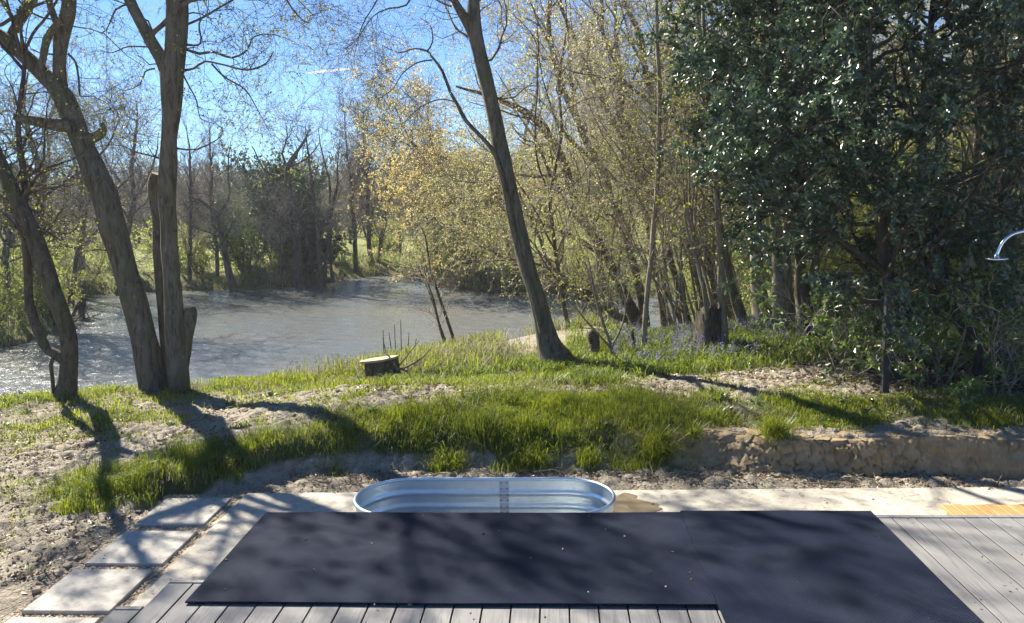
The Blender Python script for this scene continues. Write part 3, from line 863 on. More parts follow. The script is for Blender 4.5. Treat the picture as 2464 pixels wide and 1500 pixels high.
# main side branches seen against the sky
bx = [(lambda q: (q[0], q[1] * .62))(limb(p, YB, lean=l, jit=.05, seed=20 + i, step=.08)) for i, (p, l) in enumerate([
    ([(440, 170, 11), (468, 165, 9), (495, 148, 8), (540, 155, 7), (595, 165, 8), (640, 148, 6), (657, 120, 4)], -.5),
    ([(445, 118, 12), (480, 130, 11), (510, 125, 10), (555, 138, 8), (590, 120, 7), (610, 85, 5), (660, 82, 4), (715, 105, 2)], .6),
    ([(510, 155, 8), (540, 185, 7), (590, 215, 6), (625, 265, 4), (650, 310, 2)], -.6),
    ([(438, 175, 7), (455, 210, 6), (473, 245, 5), (485, 290, 3), (520, 300, 2)], .3),
    ([(448, 60, 10), (490, 40, 9), (540, 10, 7), (600, -20, 6), (680, -30, 5), (760, 40, 3)], .8),
    ([(445, 108, 10), (480, 105, 8), (475, 60, 7), (500, 35, 5), (560, 25, 3)], -.8),
    ([(372, 165, 8), (350, 172, 6), (338, 200, 5), (300, 215, 3), (275, 205, 2)], -.4),
    ([(355, 113, 7), (310, 115, 6), (270, 130, 4), (240, 118, 2)], .5),
    ([(163, 130, 9), (182, 150, 9), (192, 200, 8), (195, 235, 6), (225, 235, 4), (265, 255, 2)], .4),
    ([(660, -60, 8), (700, 20, 6), (735, 53, 5), (745, 35, 3), (770, 30, 2)], .4)])]
up = crown_limbs([b1, b1b, b1d, b2, b2b], 3, 77, 2.5, 4.5)  # unseen high limbs added to throw dappled shade over the deck
capA = Acc()
oak_lv = [dict(n=190, t0=.1, len=(.5, 1.9), ang=.95, sd=.3, rr=.4, rmax=.016, K=9, w=.34, up=-.01, sd_=5, trunk=1, lr=.3, keep=lambda p: (p[:, 2] > 2.5)),
          dict(n=900, t0=.1, len=(.25, .9), ang=.85, sd=.3, rr=.5, rmax=.01, K=7, w=.32, sd_=4, keep=lambda p: (p[:, 2] > 5.0) | (vnoise(p[:, 0] * 50, p[:, 1] * 50, 3) < .60)),
          dict(n=4500, len=(.08, .35), ang=.75, rr=.55, rmin=.0022, rmax=.005, K=4, w=.3, sd_=3)]
oak = tree("twin_oak", "large twin-stemmed grey tree with two sawn-off limbs at the water's edge", "tree",
           [b1, b2, b1b, b1c, b1d, b1e, b1f, b1g, b2b, b2c, b2d] + bx + up, bark_grey, [lf_spring], h, 12, oak_lv, [dict(n=7500, s=.036, droop=.35), dict(n=16000, s=.06, droop=.3, keep=lambda p: p[:, 2] > 5.3)],  # out-of-view leaves enlarged and multiplied to dapple the mat
           grow_from=[0, 2, 4, 8, 1] + list(range(11, 11 + len(bx))) * 6 + list(range(11 + len(bx), 11 + len(bx) + len(up))), flare=.24, rough=.18)
for (P, R), nr in ((b2c, (.35, -.3, 1)), (b2d, (.5, -.4, .8))):
    Ac = Acc(); cut_cap(Ac, P[-1], nr, R[-1] * 1.05); Ac.build("sawn_face", wood_cut, oak, h)
Ac = Acc(); cut_cap(Ac, b1f[0][-1], (0.2, -.2, 1), .02); 

# ---- leaning tree at the centre
h = hit(1338, 880); YC = h[1]
c1 = shift_down(*limb([(1340, 878, 92), (1326, 845, 66), (1318, 820, 54), (1305, 767, 42), (1288, 700, 39), (1266, 633, 41), (1250, 567, 40), (1236, 500, 37), (1222, 433, 38), (1200, 333, 38), (1178, 233, 35), (1155, 133, 32), (1143, 67, 34), (1140, 0, 28), (1135, -90, 24), (1110, -220, 18), (1120, -380, 9)], YC, jit=.02, seed=31), .4)
c1b = limb([(1305, 800, 16), (1280, 700, 15), (1250, 610, 15), (1230, 530, 15), (1213, 440, 14), (1196, 385, 12), (1178, 353, 11), (1150, 322, 10), (1121, 290, 9), (1100, 250, 8), (1085, 225, 8), (1065, 173, 7), (1045, 145, 6), (1028, 123, 5)], YC - .12, jit=.015, seed=32)
c1c = limb([(1140, 85, 26), (1122, 50, 24), (1098, 10, 19), (1075, -40, 16), (1030, -140, 12), (1010, -260, 6)], YC, jit=.02, seed=33)
cx = [(lambda q: (q[0], q[1] * .7))(limb(p, YC, lean=l, jit=.05, seed=40 + i, step=.09)) for i, (p, l) in enumerate([
    ([(1028, 123, 7), (1000, 118, 5), (960, 128, 4), (920, 112, 2)], .3),
    ([(1040, 145, 6), (1005, 150, 5), (970, 180, 4), (950, 215, 3), (910, 240, 2)], -.4),
    ([(1028, 123, 6), (1040, 100, 5), (1035, 60, 4), (1010, 40, 2)], .3),
    ([(1085, 15, 7), (1050, 0, 6), (985, -30, 5)], .4),
    ([(1000, -40, 8), (980, 12, 6), (940, 20, 5), (900, 40, 4), (860, 100, 3), (830, 120, 2)], -.3),
    ([(925, -30, 6), (900, 15, 5), (870, 60, 4), (850, 140, 2)], .5),
    ([(1095, 245, 6), (1060, 240, 5), (1010, 260, 4), (960, 300, 2)], .6)])]
tree("leaning_trunk_tree", "tall dark-trunked tree leaning left from the grass, in front of the pond", "tree", [c1, c1b, c1c] + cx, bark_grey, [lf_bud], h, 13,
     [dict(n=80, t0=.35, len=(.5, 2.2), ang=.95, sd=.3, rr=.4, rmax=.02, K=9, w=.28, up=.0, sd_=5, trunk=1, lr=.3, keep=lambda p: p[:, 2] > 3.3),
      dict(n=480, t0=.1, len=(.3, 1.0), ang=.85, sd=.3, rr=.5, rmax=.009, K=7, w=.3, sd_=4),
      dict(n=3000, len=(.1, .4), ang=.75, rr=.55, rmin=.0022, rmax=.005, K=4, w=.3, sd_=3)],
     dict(n=3400, s=.028, droop=.3), grow_from=[0, 2] + [3, 4, 5, 6, 7, 8, 9] * 4, flare=.28)

# ---- bare three-stemmed sapling at the shore
Yd = 15.9; h = at(1088, 866, Yd)
ds = [limb(p, Yd, lean=l, jit=.03, seed=60 + i) for i, (p, l) in enumerate([
    ([(1100, 866, 9), (1092, 840, 8), (1088, 810, 9), (1075, 770, 8), (1055, 710, 7), (1040, 660, 6), (1033, 620, 5), (1025, 570, 4), (1012, 545, 2)], .1),
    ([(1086, 863, 7), (1070, 815, 6), (1055, 770, 6), (1042, 720, 5), (1025, 670, 3), (1020, 640, 2)], -.15),
    ([(1082, 863, 6), (1060, 800, 5), (1045, 745, 4), (1030, 700, 3), (1005, 640, 2)], .25)])]
tree("bare_sapling", "bare three-stemmed sapling on the shore with pale drooping twigs over the pond", "sapling", ds, bark_dark, [lf_bud], h, 14,
     [dict(n=34, t0=.3, len=(.4, 1.2), ang=.95, rr=.5, rmax=.007, K=8, w=.2, up=.03, sd_=4, sway=np.array([-.06, 0, 0])),
      dict(n=200, t0=.1, len=(.12, .5), ang=.6, rr=.6, rmin=.003, K=5, w=.25, sd_=3)], None, sides=7, twigm=twig_pale)

# ---- upright pale sapling right of the leaning tree
h = hit(1550, 852); Ye = h[1]
e1 = shift_down(*limb([(1550, 852, 15), (1551, 800, 14), (1555, 733, 13), (1560, 680, 13), (1567, 620, 12), (1573, 533, 12), (1580, 470, 11), (1584, 400, 11), (1586, 333, 11), (1588, 250, 11), (1587, 180, 10), (1583, 110, 9), (1582, 50, 8), (1578, -60, 6), (1580, -200, 3)], Ye, jit=.02, seed=71))
tree("pale_sapling", "slender upright pale-barked sapling standing in the lit grass", "sapling", [e1], bark_pale, [lf_spring], h, 15,
     [dict(n=40, t0=.2, len=(.5, 1.6), ang=1.0, rr=.45, rmax=.012, K=8, w=.2, up=.02, sd_=4, lr=.4), dict(n=260, t0=.1, len=(.2, .7), ang=.8, rr=.5, rmin=.0025, K=5, w=.28, sd_=3), dict(n=700, len=(.08, .3), ang=.7, rr=.6, rmin=.0022, K=4, w=.3, sd_=3)],
     dict(n=1500, s=.035), sides=9)
h = hit(1470, 862); Yf = h[1]
f1 = limb([(1472, 865, 10), (1470, 832, 9), (1455, 790, 7), (1440, 740, 6), (1428, 690, 5), (1415, 620, 3)], Yf)
f2 = limb([(1471, 835, 8), (1490, 800, 5), (1505, 750, 4), (1500, 690, 2)], Yf, lean=.2)
f3 = limb([(1470, 838, 7), (1440, 805, 5), (1400, 760, 4), (1375, 720, 2)], Yf, lean=-.3)
tree("forked_sapling", "small Y-forked sapling with fresh leaves beside the leaning trunk", "sapling", [f1, f2, f3], bark_pale, [lf_spring], h, 16,
     [dict(n=26, t0=.25, len=(.3, .9), ang=.8, rr=.5, rmax=.006, K=7, w=.2, up=.03, sd_=4), dict(n=150, t0=.1, len=(.1, .4), ang=.7, rr=.6, rmin=.0025, K=4, w=.28, sd_=3)],
     dict(n=700, s=.035), sides=7)

# ---- coppiced leaning trees between pond and plateau (individually traced trunks)
D = [
 ("dark tree leaning over the pond with a broken limb, directly right of the leaning trunk", [(1535, 785, 42), (1520, 740, 30), (1480, 660, 24), (1422, 553, 22), (1388, 493, 22), (1357, 400, 21), (1332, 350, 21), (1305, 308, 20), (1280, 285, 19), (1248, 263, 15), (1198, 240, 12), (1150, 222, 8), (1100, 205, 5)], 18.5, 0),
 ("slanting tree whose straight trunk rises behind the pale sapling", [(1550, 780, 30), (1540, 700, 22), (1510, 580, 20), (1475, 483, 20), (1452, 423, 19), (1428, 373, 18), (1400, 320, 17), (1380, 275, 16), (1360, 225, 15), (1332, 150, 13), (1322, 33, 12), (1318, -80, 8), (1310, -220, 4)], 18.8, 1),
 ("slim tree with a long bare stem arching left across the sky", [(1600, 790, 20), (1585, 700, 15), (1555, 520, 14), (1530, 430, 13), (1510, 370, 13), (1485, 317, 12), (1452, 235, 11), (1405, 143, 9), (1370, 60, 7), (1340, -40, 5), (1320, -160, 2)], 19.5, 2),
 ("two-stage leaning tree with a kinked stem above the stump", [(1655, 780, 22), (1640, 720, 16), (1600, 560, 15), (1560, 450, 14), (1535, 360, 14), (1500, 270, 13), (1490, 180, 12), (1455, 90, 10), (1440, -30, 8), (1420, -180, 4)], 17.5, 3),
 ("thin leaning stem close behind the sapling's crown", [(1640, 790, 16), (1625, 690, 13), (1590, 520, 12), (1570, 420, 11), (1545, 330, 11), (1520, 250, 10), (1490, 140, 9), (1480, 40, 7), (1465, -100, 4)], 20.5, 4),
 ("knobbly leaning tree left of the holly with moss on its stem", [(1700, 775, 24), (1690, 700, 18), (1650, 560, 17), (1625, 440, 17), (1605, 330, 16), (1560, 180, 15), (1545, 100, 13), (1505, 10, 11), (1490, -100, 7), (1480, -240, 3)], 18.0, 5),
 ("low bough tree reaching out flat over the far water", [(1520, 775, 24), (1490, 760, 18), (1430, 725, 14), (1390, 700, 11), (1330, 640, 9), (1290, 560, 7), (1250, 470, 5), (1230, 420, 3)], 19.0, 6),
 ("grey leaning pole among the coppice, nearest the holly's edge", [(1735, 770, 18), (1720, 690, 15), (1695, 560, 14), (1680, 440, 13), (1660, 300, 12), (1620, 160, 11), (1600, 40, 9), (1590, -120, 5)], 16.8, 7),
 ("thin curved tree standing in front of the brushy island", [(1380, 845, 14), (1368, 790, 11), (1350, 700, 10), (1335, 600, 9), (1320, 500, 9), (1335, 400, 8), (1350, 300, 7), (1345, 180, 6), (1365, 60, 4), (1360, -80, 2)], 15.5, 8),
 ("long-limbed tree bending left beneath the holly's topmost branches", [(1760, 765, 20), (1745, 680, 16), (1730, 520, 15), (1720, 380, 14), (1700, 240, 13), (1680, 110, 12), (1640, 20, 10), (1600, -80, 7), (1560, -220, 4)], 20.0, 9),
]
for lab, pts, Yt, k in D:
    P, R = limb(pts, Yt, lean=(.6 * math.sin(k * 2.1)), jit=.08, seed=90 + k * 3, step=.2)
    b = np.array([P[0][0], P[0][1], gz(P[0][0], P[0][1])])
    n0 = int((P[0][2] - b[2]) / .2) + 1
    P, R = shift_down(P, R, max(.3, P[0][2] - b[2] + .2))
    rng = np.random.default_rng(400 + k)
    # two or three rising secondary stems
    sec = []
    for q in range(3):
        i = int(len(P) * rng.uniform(.2, .65)); d = norm(P[min(i + 3, len(P) - 1)] - P[i] + rng.normal(0, .25, 3))
        g, gr_ = grow(P[i][None], d[None] + np.array([[rng.uniform(-.5, .2), rng.normal(0, .3), .1]]), np.array([rng.uniform(2.5, 5)]), np.array([R[i] * .6]), 22, rng, .10, .02, .15)
        sec.append((g[0], gr_[0]))
    tree("leaning_tree", lab, "tree", [(P, R)] + sec, bark_grey if k % 2 else bark_dark, [lf_bud, lf_spring], b, 100 + k,
         [dict(n=46, t0=.2, len=(.8, 2.6), ang=.8, sd=.3, rr=.45, rmax=.03, K=9, w=.2, up=.04, sd_=5, trunk=1, lr=.4),
          dict(n=320, t0=.1, len=(.35, 1.2), ang=.75, sd=.3, rr=.5, rmin=.004, rmax=.011, K=6, w=.26, up=.02, sd_=3),
          dict(n=1700, len=(.15, .5), ang=.7, rr=.6, rmin=.0032, rmax=.006, K=4, w=.3, sd_=3)],
         [dict(n=3200, s=.048, droop=.2, mi=1), dict(n=2200, s=.055, mi=2, keep=lambda p: p[:, 2] < 3.2)], sides=10, twigm=twig_pale, flare=.25, group="leaning coppice trees between pond and holly")
# ------------------------------------------------------------------ procedural trees
def stems(rng, base, H, r, n, spread, wander, up, lean=(0, 0), K=18, taper=.12):
    out = []
    for q in range(n):
        az = q * 2 * math.pi / n + rng.uniform(-.6, .6)
        d = np.array([math.cos(az) * spread + lean[0], math.sin(az) * spread + lean[1], 1.0])
        b = np.asarray(base) + np.array([math.cos(az), math.sin(az), 0]) * (r * .8 if n > 1 else 0) - np.array([0, 0, .35])
        P, R = grow(b[None], d[None], np.array([H * rng.uniform(.82, 1.0)]), np.array([r * rng.uniform(.7, 1.05)]), K, rng, wander, up, taper)
        out.append((P[0], R[0]))
    return out

KIND = {
 'alder': dict(spread=.10, wander=.06, up=.03, lv=[dict(n=70, t0=.25, len=(1.2, 3.4), ang=.7, sd=.2, rr=.42, rmax=.06, K=9, w=.13, up=.07, sd_=4, trunk=1, lr=.55),
        dict(n=620, t0=.1, len=(.5, 1.5), ang=.6, sd=.25, rr=.5, rmin=.008, rmax=.018, K=6, w=.2, up=.04, sd_=3), dict(n=2600, len=(.25, .8), ang=.55, rr=.7, rmin=.006, rmax=.009, K=4, w=.22, up=.02, sd_=3)]),
 'oak': dict(spread=.16, wander=.16, up=.015, lv=[dict(n=26, t0=.3, len=(2.0, 4.4), ang=1.0, sd=.25, rr=.42, rmax=.085, K=12, w=.26, up=.03, sd_=6, trunk=1, lr=.45),
        dict(n=210, t0=.2, len=(1.0, 2.2), ang=.85, sd=.3, rr=.45, rmin=.010, rmax=.032, K=9, w=.27, up=.02, sd_=4, trunk=1), dict(n=900, t0=.1, len=(.4, 1.2), ang=.8, sd=.3, rr=.5, rmin=.007, rmax=.016, K=6, w=.3, sd_=3),
        dict(n=3000, len=(.15, .5), ang=.75, rr=.7, rmin=.0055, rmax=.008, K=4, w=.3, sd_=3)]),
 'birch': dict(spread=.08, wander=.035, up=.02, lv=[dict(n=60, t0=.2, len=(1.0, 2.8), ang=.65, sd=.15, rr=.4, rmax=.035, K=9, w=.10, up=.06, sd_=4, trunk=1, lr=.6),
        dict(n=700, t0=.1, len=(.4, 1.2), ang=.5, sd=.2, rr=.5, rmin=.007, rmax=.012, K=5, w=.16, up=.03, sd_=3), dict(n=2400, len=(.25, .7), ang=.5, rr=.7, rmin=.005, rmax=.007, K=4, w=.2, sd_=3)]),
}
def ptree(name, label, cat, kind, base, H, r, seed, n=1, lean=(0, 0), leaves=None, leafm=None, bark=None, twigm=None, group=None, limbs=None, mul=1.0, sides=9, ls=1.0):
    rng = np.random.default_rng(seed); k = KIND[kind]
    L = list(limbs) if limbs else []
    if n: L += stems(rng, base, H, r, n, k['spread'], k['wander'], k['up'], lean)
    lv = [dict(d, n=int(d['n'] * mul)) for d in k['lv']]
    lv[0]['len'] = (lv[0]['len'][0] * ls, lv[0]['len'][1] * ls)
    return tree(name, label, cat, L, bark or bark_far, leafm or [lf_bud], base, seed, lv, leaves, group, sides=sides, twigm=twigm or twig_far, flare=.2)

def gpt(x, y): return np.array([x, y, gz(x, y)])
def gpx(px, Y):
    x = at(px, 500, Y)[0]
    return gpt(x, Y)

# ---- far bank, traced trunks
def flimb(pts, Y, seed, lean=0.0): return limb(pts, Y, step=.35, lean=lean, jit=.10, seed=seed)
fb = hit(720, 690, 25)
def farbank(label, kind, stems_px, Y, seed, name="bank_tree", mul=.8, leaves=None, bark=None, **kw):
    L = [flimb(p, Y + .4 * i, seed + i, lean=.3 * ((i % 2) * 2 - 1)) for i, p in enumerate(stems_px)]
    L = [(P, R * (1 if i == 0 else .72)) for i, (P, R) in enumerate(L)]
    L[0] = shift_down(*L[0], .6)
    b = np.array([L[0][0][1][0], L[0][0][1][1], gz(L[0][0][1][0], Y)])
    if L[0][0][1][2] > b[2]: L[0] = shift_down(*L[0], L[0][0][1][2] - b[2] + .3)
    return ptree(name, label, "tree", kind, b, 1, 1, seed, n=0, ls=(.55 if kind == 'alder' else .75), limbs=L, mul=mul * (1.15 if kind == 'oak' else .7), leaves=leaves, bark=bark, group="trees along the far bank", **kw)
farbank("slender bare tree with fine upright twigs, just right of the twin grey trunks", 'birch', [[(453, 690, 9), (457, 600, 8), (459, 456, 7), (456, 380, 5), (452, 326, 3), (450, 300, 1)]], 36.5, 201)
farbank("slim straight tree with fine bare twigs beside the crooked bank oak", 'birch', [[(526, 690, 10), (520, 600, 9), (511, 511, 8), (508, 419, 6), (505, 350, 4), (503, 305, 2)]], 37.0, 207)
farbank("crooked oak with mossy forked trunk leaning at the far waterline", 'oak', [[(563, 699, 20), (553, 655, 17), (542, 615, 14), (530, 555, 13), (520, 515, 11), (500, 498, 8), (478, 482, 6), (465, 478, 3)], [(524, 525, 8), (541, 493, 8), (553, 456, 6), (548, 400, 5), (555, 340, 2)], [(535, 575, 7), (500, 560, 6), (466, 548, 4), (440, 530, 2)]], 35.6, 213, mul=.4)
farbank("big-trunked spreading oak standing before the dark evergreen", 'oak', [[(722, 692, 26), (717, 640, 22), (712, 580, 20), (706, 530, 19), (700, 480, 18), (694, 445, 15), (690, 410, 13), (700, 385, 11), (715, 360, 8), (735, 335, 5), (750, 310, 2)], [(690, 420, 10), (668, 423, 10), (648, 420, 9), (632, 405, 7), (618, 375, 5), (605, 350, 3)], [(702, 484, 7), (680, 478, 7), (652, 483, 6), (640, 490, 3)], [(692, 405, 9), (680, 370, 7), (690, 330, 5), (685, 295, 2)], [(694, 400, 8), (720, 395, 7), (750, 370, 5), (770, 340, 2)]], 36.2, 219, mul=.5)
farbank("clump of dark alder stems rising fan-like from one base at the water", 'alder', [[(772, 690, 16), (768, 640, 12), (763, 567, 11), (756, 490, 9), (748, 419, 7), (738, 350, 4), (735, 300, 1)], [(778, 690, 16), (783, 620, 12), (790, 560, 10), (792, 511, 9), (790, 430, 7), (772, 340, 4), (768, 295, 1)], [(802, 680, 15), (798, 640, 10), (795, 567, 10), (800, 500, 9), (812, 440, 7), (815, 370, 4), (822, 320, 1)]], 36.4, 225, mul=.5)
farbank("tall single dark alder with swollen foot, tallest on the far shore", 'alder', [[(861, 670, 16), (857, 630, 11), (852, 567, 11), (849, 510, 9), (846, 456, 8), (838, 400, 6), (832, 330, 4), (826, 235, 1)], [(846, 456, 6), (862, 420, 5), (874, 370, 4), (880, 290, 1)]], 41.2, 233, mul=1.0)
farbank("pale straight double alder right of the tallest far tree", 'alder', [[(898, 664, 20), (892, 620, 12), (886, 548, 11), (884, 500, 10), (885, 456, 8), (878, 380, 6), (874, 270, 2)], [(890, 600, 8), (876, 548, 7), (868, 470, 5), (860, 380, 3), (862, 300, 1)]], 42.5, 239, mul=1.3, leaves=dict(n=1300, s=.055), leafm=[lf_hazel])
farbank("thin slanting alder at the back of the little bay", 'alder', [[(908, 663, 12), (913, 610, 9), (920, 545, 8), (926, 480, 7), (935, 420, 5), (950, 340, 3), (955, 280, 1)], [(912, 630, 6), (922, 580, 5), (930, 520, 5), (929, 430, 3), (925, 340, 1)]], 43.0, 245, mul=1.2)
farbank("dark tree trunk behind the golden foliage at the brushy point", 'alder', [[(1053, 660, 20), (1051, 600, 14), (1048, 520, 12), (1040, 430, 9), (1035, 340, 6), (1030, 230, 2)]], 38.5, 251, mul=1.3)
farbank("small leaning tree growing in front of the evergreen's dark foot", 'birch', [[(680, 690, 5), (676, 640, 4), (672, 560, 3), (668, 500, 2)]], 36.0, 257, mul=.3)
# left bank oaks
farbank("crooked bare oak over the left bank, seen between the two nearest trunks", 'oak', [[(198, 722, 18), (196, 650, 14), (200, 580, 13), (196, 500, 12), (190, 430, 10), (178, 360, 7), (190, 290, 3)], [(198, 600, 8), (230, 560, 8), (262, 490, 7), (300, 440, 5), (340, 400, 2)]], 33.2, 263, mul=1.0)
farbank("sprawling many-limbed oak at the left bank with pale knotted boughs", 'oak', [[(88, 760, 26), (84, 660, 22), (90, 560, 20), (96, 480, 19), (92, 400, 17), (70, 330, 12), (60, 250, 8), (70, 170, 3)], [(92, 500, 13), (130, 455, 12), (160, 440, 11), (215, 400, 8), (270, 330, 5), (300, 260, 2)], [(90, 420, 12), (50, 380, 10), (20, 330, 7), (-20, 300, 3)], [(96, 450, 10), (120, 380, 9), (110, 300, 7), (140, 240, 3)]], 26.5, 269, mul=1.0, leaves=dict(n=2600, s=.06), leafm=[lf_hazel])
farbank("slanting slim tree beside the water post on the left shore", 'birch', [[(170, 720, 14), (182, 640, 10), (198, 560, 8), (215, 480, 6), (225, 400, 3)]], 31.0, 275, mul=.5)
farbank("grey twiggy oak at the pond's far left corner, behind the twin oak's trunk", 'oak', [[(300, 712, 18), (298, 620, 15), (310, 540, 14), (322, 470, 12), (315, 390, 9), (330, 310, 6), (325, 240, 2)], [(312, 500, 9), (350, 440, 8), (375, 380, 6), (380, 320, 2)], [(312, 470, 9), (270, 410, 8), (245, 350, 5), (240, 280, 2)]], 37.5, 281, mul=1.0)
farbank("bare oak on the left bank whose crown is cut by the photo's left edge", 'oak', [[(10, 790, 20), (20, 700, 17), (15, 600, 16), (25, 520, 14), (5, 420, 11), (-10, 320, 7), (0, 230, 2)]], 25.0, 287, mul=.9, leaves=dict(n=2200, s=.06), leafm=[lf_hazel])

# ---- golden-leaved trees over the brushy point
def gold(label, base, H, r, seed, lean, n=2, leaves=9000, mul=.9, m=None, s=.085):
    return ptree("golden_tree", label, "tree", 'oak', base, H, r, seed, n=n, lean=lean, leaves=dict(n=leaves, s=s, asp=.7), leafm=m or [lf_gold], bark=bark_grey, twigm=twig_pale, group="trees coming into golden leaf", mul=mul)
gold("low golden-leaved tree hanging over the brushy point, brightest yellow", gpx(1185, 33.6), 6.6, .13, 301, (-.26, 0), 3, 22000)
gold("tall pale golden tree rising behind the leaning trunk", gpx(1215, 38), 11.5, .17, 302, (-.09, 0), 2, 15000, 1.0)
gold("tall golden-budded tree between leaning trunk and coppice", gpx(1250, 36), 13.5, .16, 303, (-.16, .05), 2, 13000, 1.2, [lf_bud])
gold("golden tree filling the sky at the coppice's left, farther inland", gpx(1110, 47), 8.6, .17, 304, (-.02, 0), 2, 5500, .9, [lf_bud])

# ---- pool of wood trees behind the coppice and the holly (each tree an object of its own)
protos = []
rngw = np.random.default_rng(77)
spots = []
for k in range(400):
    x = rngw.uniform(2, 30); y = rngw.uniform(17, 62)
    if pond_sd(np.array([x]), np.array([y]))[0] < 1.2: continue
    if y < 24 and x < 5.5: continue
    if 5 < x < 15 and y < 23: continue
    if any(math.hypot(x - a, y - b) < 3.2 for a, b in spots): continue
    pxx = 1340 + x / y * 1905
    if pxx > 2900: continue
    spots.append((x, y))
    if len(spots) >= 24: break
kinds = [('alder', 11.5, .14, 2), ('birch', 11.0, .11, 1), ('alder', 12.5, .16, 1), ('oak', 11.0, .17, 1), ('birch', 10, .10, 2), ('alder', 10.5, .12, 3)]
wl = ["bare-twigged tree of the crowded wood behind holly and coppice"]
for i, (x, y) in enumerate(spots):
    if i < len(kinds):
        kd, H, r, n = kinds[i]
        o = ptree("woodland_tree", wl[0], "tree", kd, gpt(x, y), H, r, 500 + i, n=n, lean=(-.10, 0), leaves=[dict(n=2600, s=.07, mi=1), dict(n=1500, s=.08, mi=2)], leafm=[lf_bud, lf_hazel], twigm=twig_pale, bark=bark_grey, group="bare trees of the wood at the right", mul=1.0)
        protos.append(o)
    else:
        dup(protos[i % len(protos)], gpt(x, y), rngw.uniform(0, 6.28), rngw.uniform(.85, 1.2))
# ---- wood behind the far bank
protos2 = []; spots2 = []
for k in range(600):
    x = rngw.uniform(-46, 6); y = rngw.uniform(41, 78)
    if pond_sd(np.array([x]), np.array([y]))[0] < 2.5: continue
    pxx = 1340 + x / y * 1905
    if pxx < -150 or any(math.hypot(x - a, y - b) < 3.4 for a, b in spots2): continue
    spots2.append((x, y))
    if len(spots2) >= 24: break
kinds2 = [('oak', 5.8, .13, 1), ('birch', 6.2, .09, 2), ('alder', 6.0, .11, 2), ('oak', 5.4, .13, 2)]
for i, (x, y) in enumerate(spots2):
    if i < len(kinds2):
        kd, H, r, n = kinds2[i]
        protos2.append(ptree("distant_tree", "bare twiggy tree of the hazy wood beyond the pond's far bank", "tree", kd, gpt(x, y), H, r, 540 + i, n=n, leaves=dict(n=900, s=.10), leafm=[lf_bud], group="trees of the wood beyond the pond", mul=.7))
    else:
        dup(protos2[i % len(protos2)], gpt(x, y), rngw.uniform(0, 6.28), rngw.uniform(.7, 1.05) * (1.0 if y < 60 else 1.1))

# ---- the wooded horizon: reads as one mass
A = Acc(); rng = np.random.default_rng(9)
n = 420
th = rng.uniform(-.95, .75, n); rr_ = rng.uniform(68, 160, n)
Xd = np.sin(th) * rr_; Yd_ = np.cos(th) * rr_
for x, y in zip(Xd, Yd_):
    H = rng.uniform(4.2, 6.8) + (y > 90) * 2 + (y > 125) * 1.5; z = gz(x, y)
    m = 220
    u = norm(rng.normal(0, 1, (m, 3))) * (rng.random((m, 1)) ** .33)
    C = np.array([x, y, z + H * .56]) + u * np.array([H * .42, H * .42, H * .46])
    leaf_quads(A, C, norm(u + rng.normal(0, .5, u.shape)), rng.uniform(.5, 1.2, m), rng.uniform(.10, .3, m), rng, 0)
    P = np.array([[x, y, z - .3], [x + .1, y, z + H * .4], [x, y, z + H * .9]])
    tubes(A, P, np.array([.2, .14, .04]), 5, 0)
m_, nt_, out_ = newmat("distant_twigs"); N_ = NT(nt_)
N_.bsdf(out_, N_.ramp(N_.attr("tint"), [(0, (.15, .13, .10)), (.6, (.24, .205, .15)), (1, (.24, .25, .11))]), .95, 0, .1)
tag(A.build("distant_woodland", m_), "low hazy line of woodland along the horizon", "woodland", kind="stuff")

# ---- shrubs: far bank evergreen, hazel scrub, brush
def shrub(name, label, base, H, W_, seed, nst=14, leaves=3000, s=.06, m=None, bark=None, twigm=None, group=None, n2=160, n3=700, cat="shrub", lean=(0, 0), droop=.1, rs=.02, asp=.6, stems_len=None):
    rng = np.random.default_rng(seed)
    L = []
    for q in range(nst):
        az = rng.uniform(0, 6.28); sp = rng.uniform(.05, 1.0) * W_ / H
        d = np.array([math.cos(az) * sp + lean[0], math.sin(az) * sp + lean[1], 1.0])
        b = np.asarray(base) + np.array([math.cos(az), math.sin(az), 0]) * W_ * .18 * rng.random() - np.array([0, 0, .15])
        P, R = grow(b[None], d[None], np.array([H * rng.uniform(.55, 1.0)]), np.array([rs * rng.uniform(.6, 1.2)]), 12, rng, .12, .0, .25)
        L.append((P[0], R[0]))
    return tree(name, label, cat, L, bark or bark_far, m or [lf_hazel], base, seed,
                [dict(n=n2, t0=.1, len=(.12 * H, .38 * H), ang=.7, rr=.5, rmin=.004, rmax=.012, K=6, w=.25, sd_=3), dict(n=n3, len=(.06 * H, .18 * H), ang=.7, rr=.6, rmin=.003, rmax=.007, K=4, w=.3, sd_=3)],
                dict(n=leaves, s=s, droop=droop, asp=asp), group, sides=6, twigm=twigm, rough=0)
b = gpx(660, 39.5); shrub("evergreen_bush", "large dark evergreen bush on the far bank behind the spreading oak", b, 5.6, 2.6, 601, 26, 23000, .15, [lf_ever], n2=320, n3=1500, rs=.05)
b = gpx(735, 38.6); shrub("evergreen_bush", "lower dark evergreen bush right of the biggest one, behind the alder clump", b, 3.6, 1.9, 602, 18, 12000, .14, [lf_ever], n2=220, n3=900, rs=.05)
b = gpx(575, 38.0); shrub("evergreen_bush", "mid-green bush left of the dark evergreen, catching the light", b, 3.4, 1.7, 603, 18, 6000, .10, [lf_elder], n2=200, n3=800, rs=.04)
b = gpx(1120, 34.9); shrub("brush_pile", "low grey brushwood and dead twigs at the waterline under the golden tree", b, 1.5, 3.6, 604, 30, 700, .07, [lf_elder], n2=420, n3=1500, rs=.03, bark=bark_pale, twigm=twig_pale)
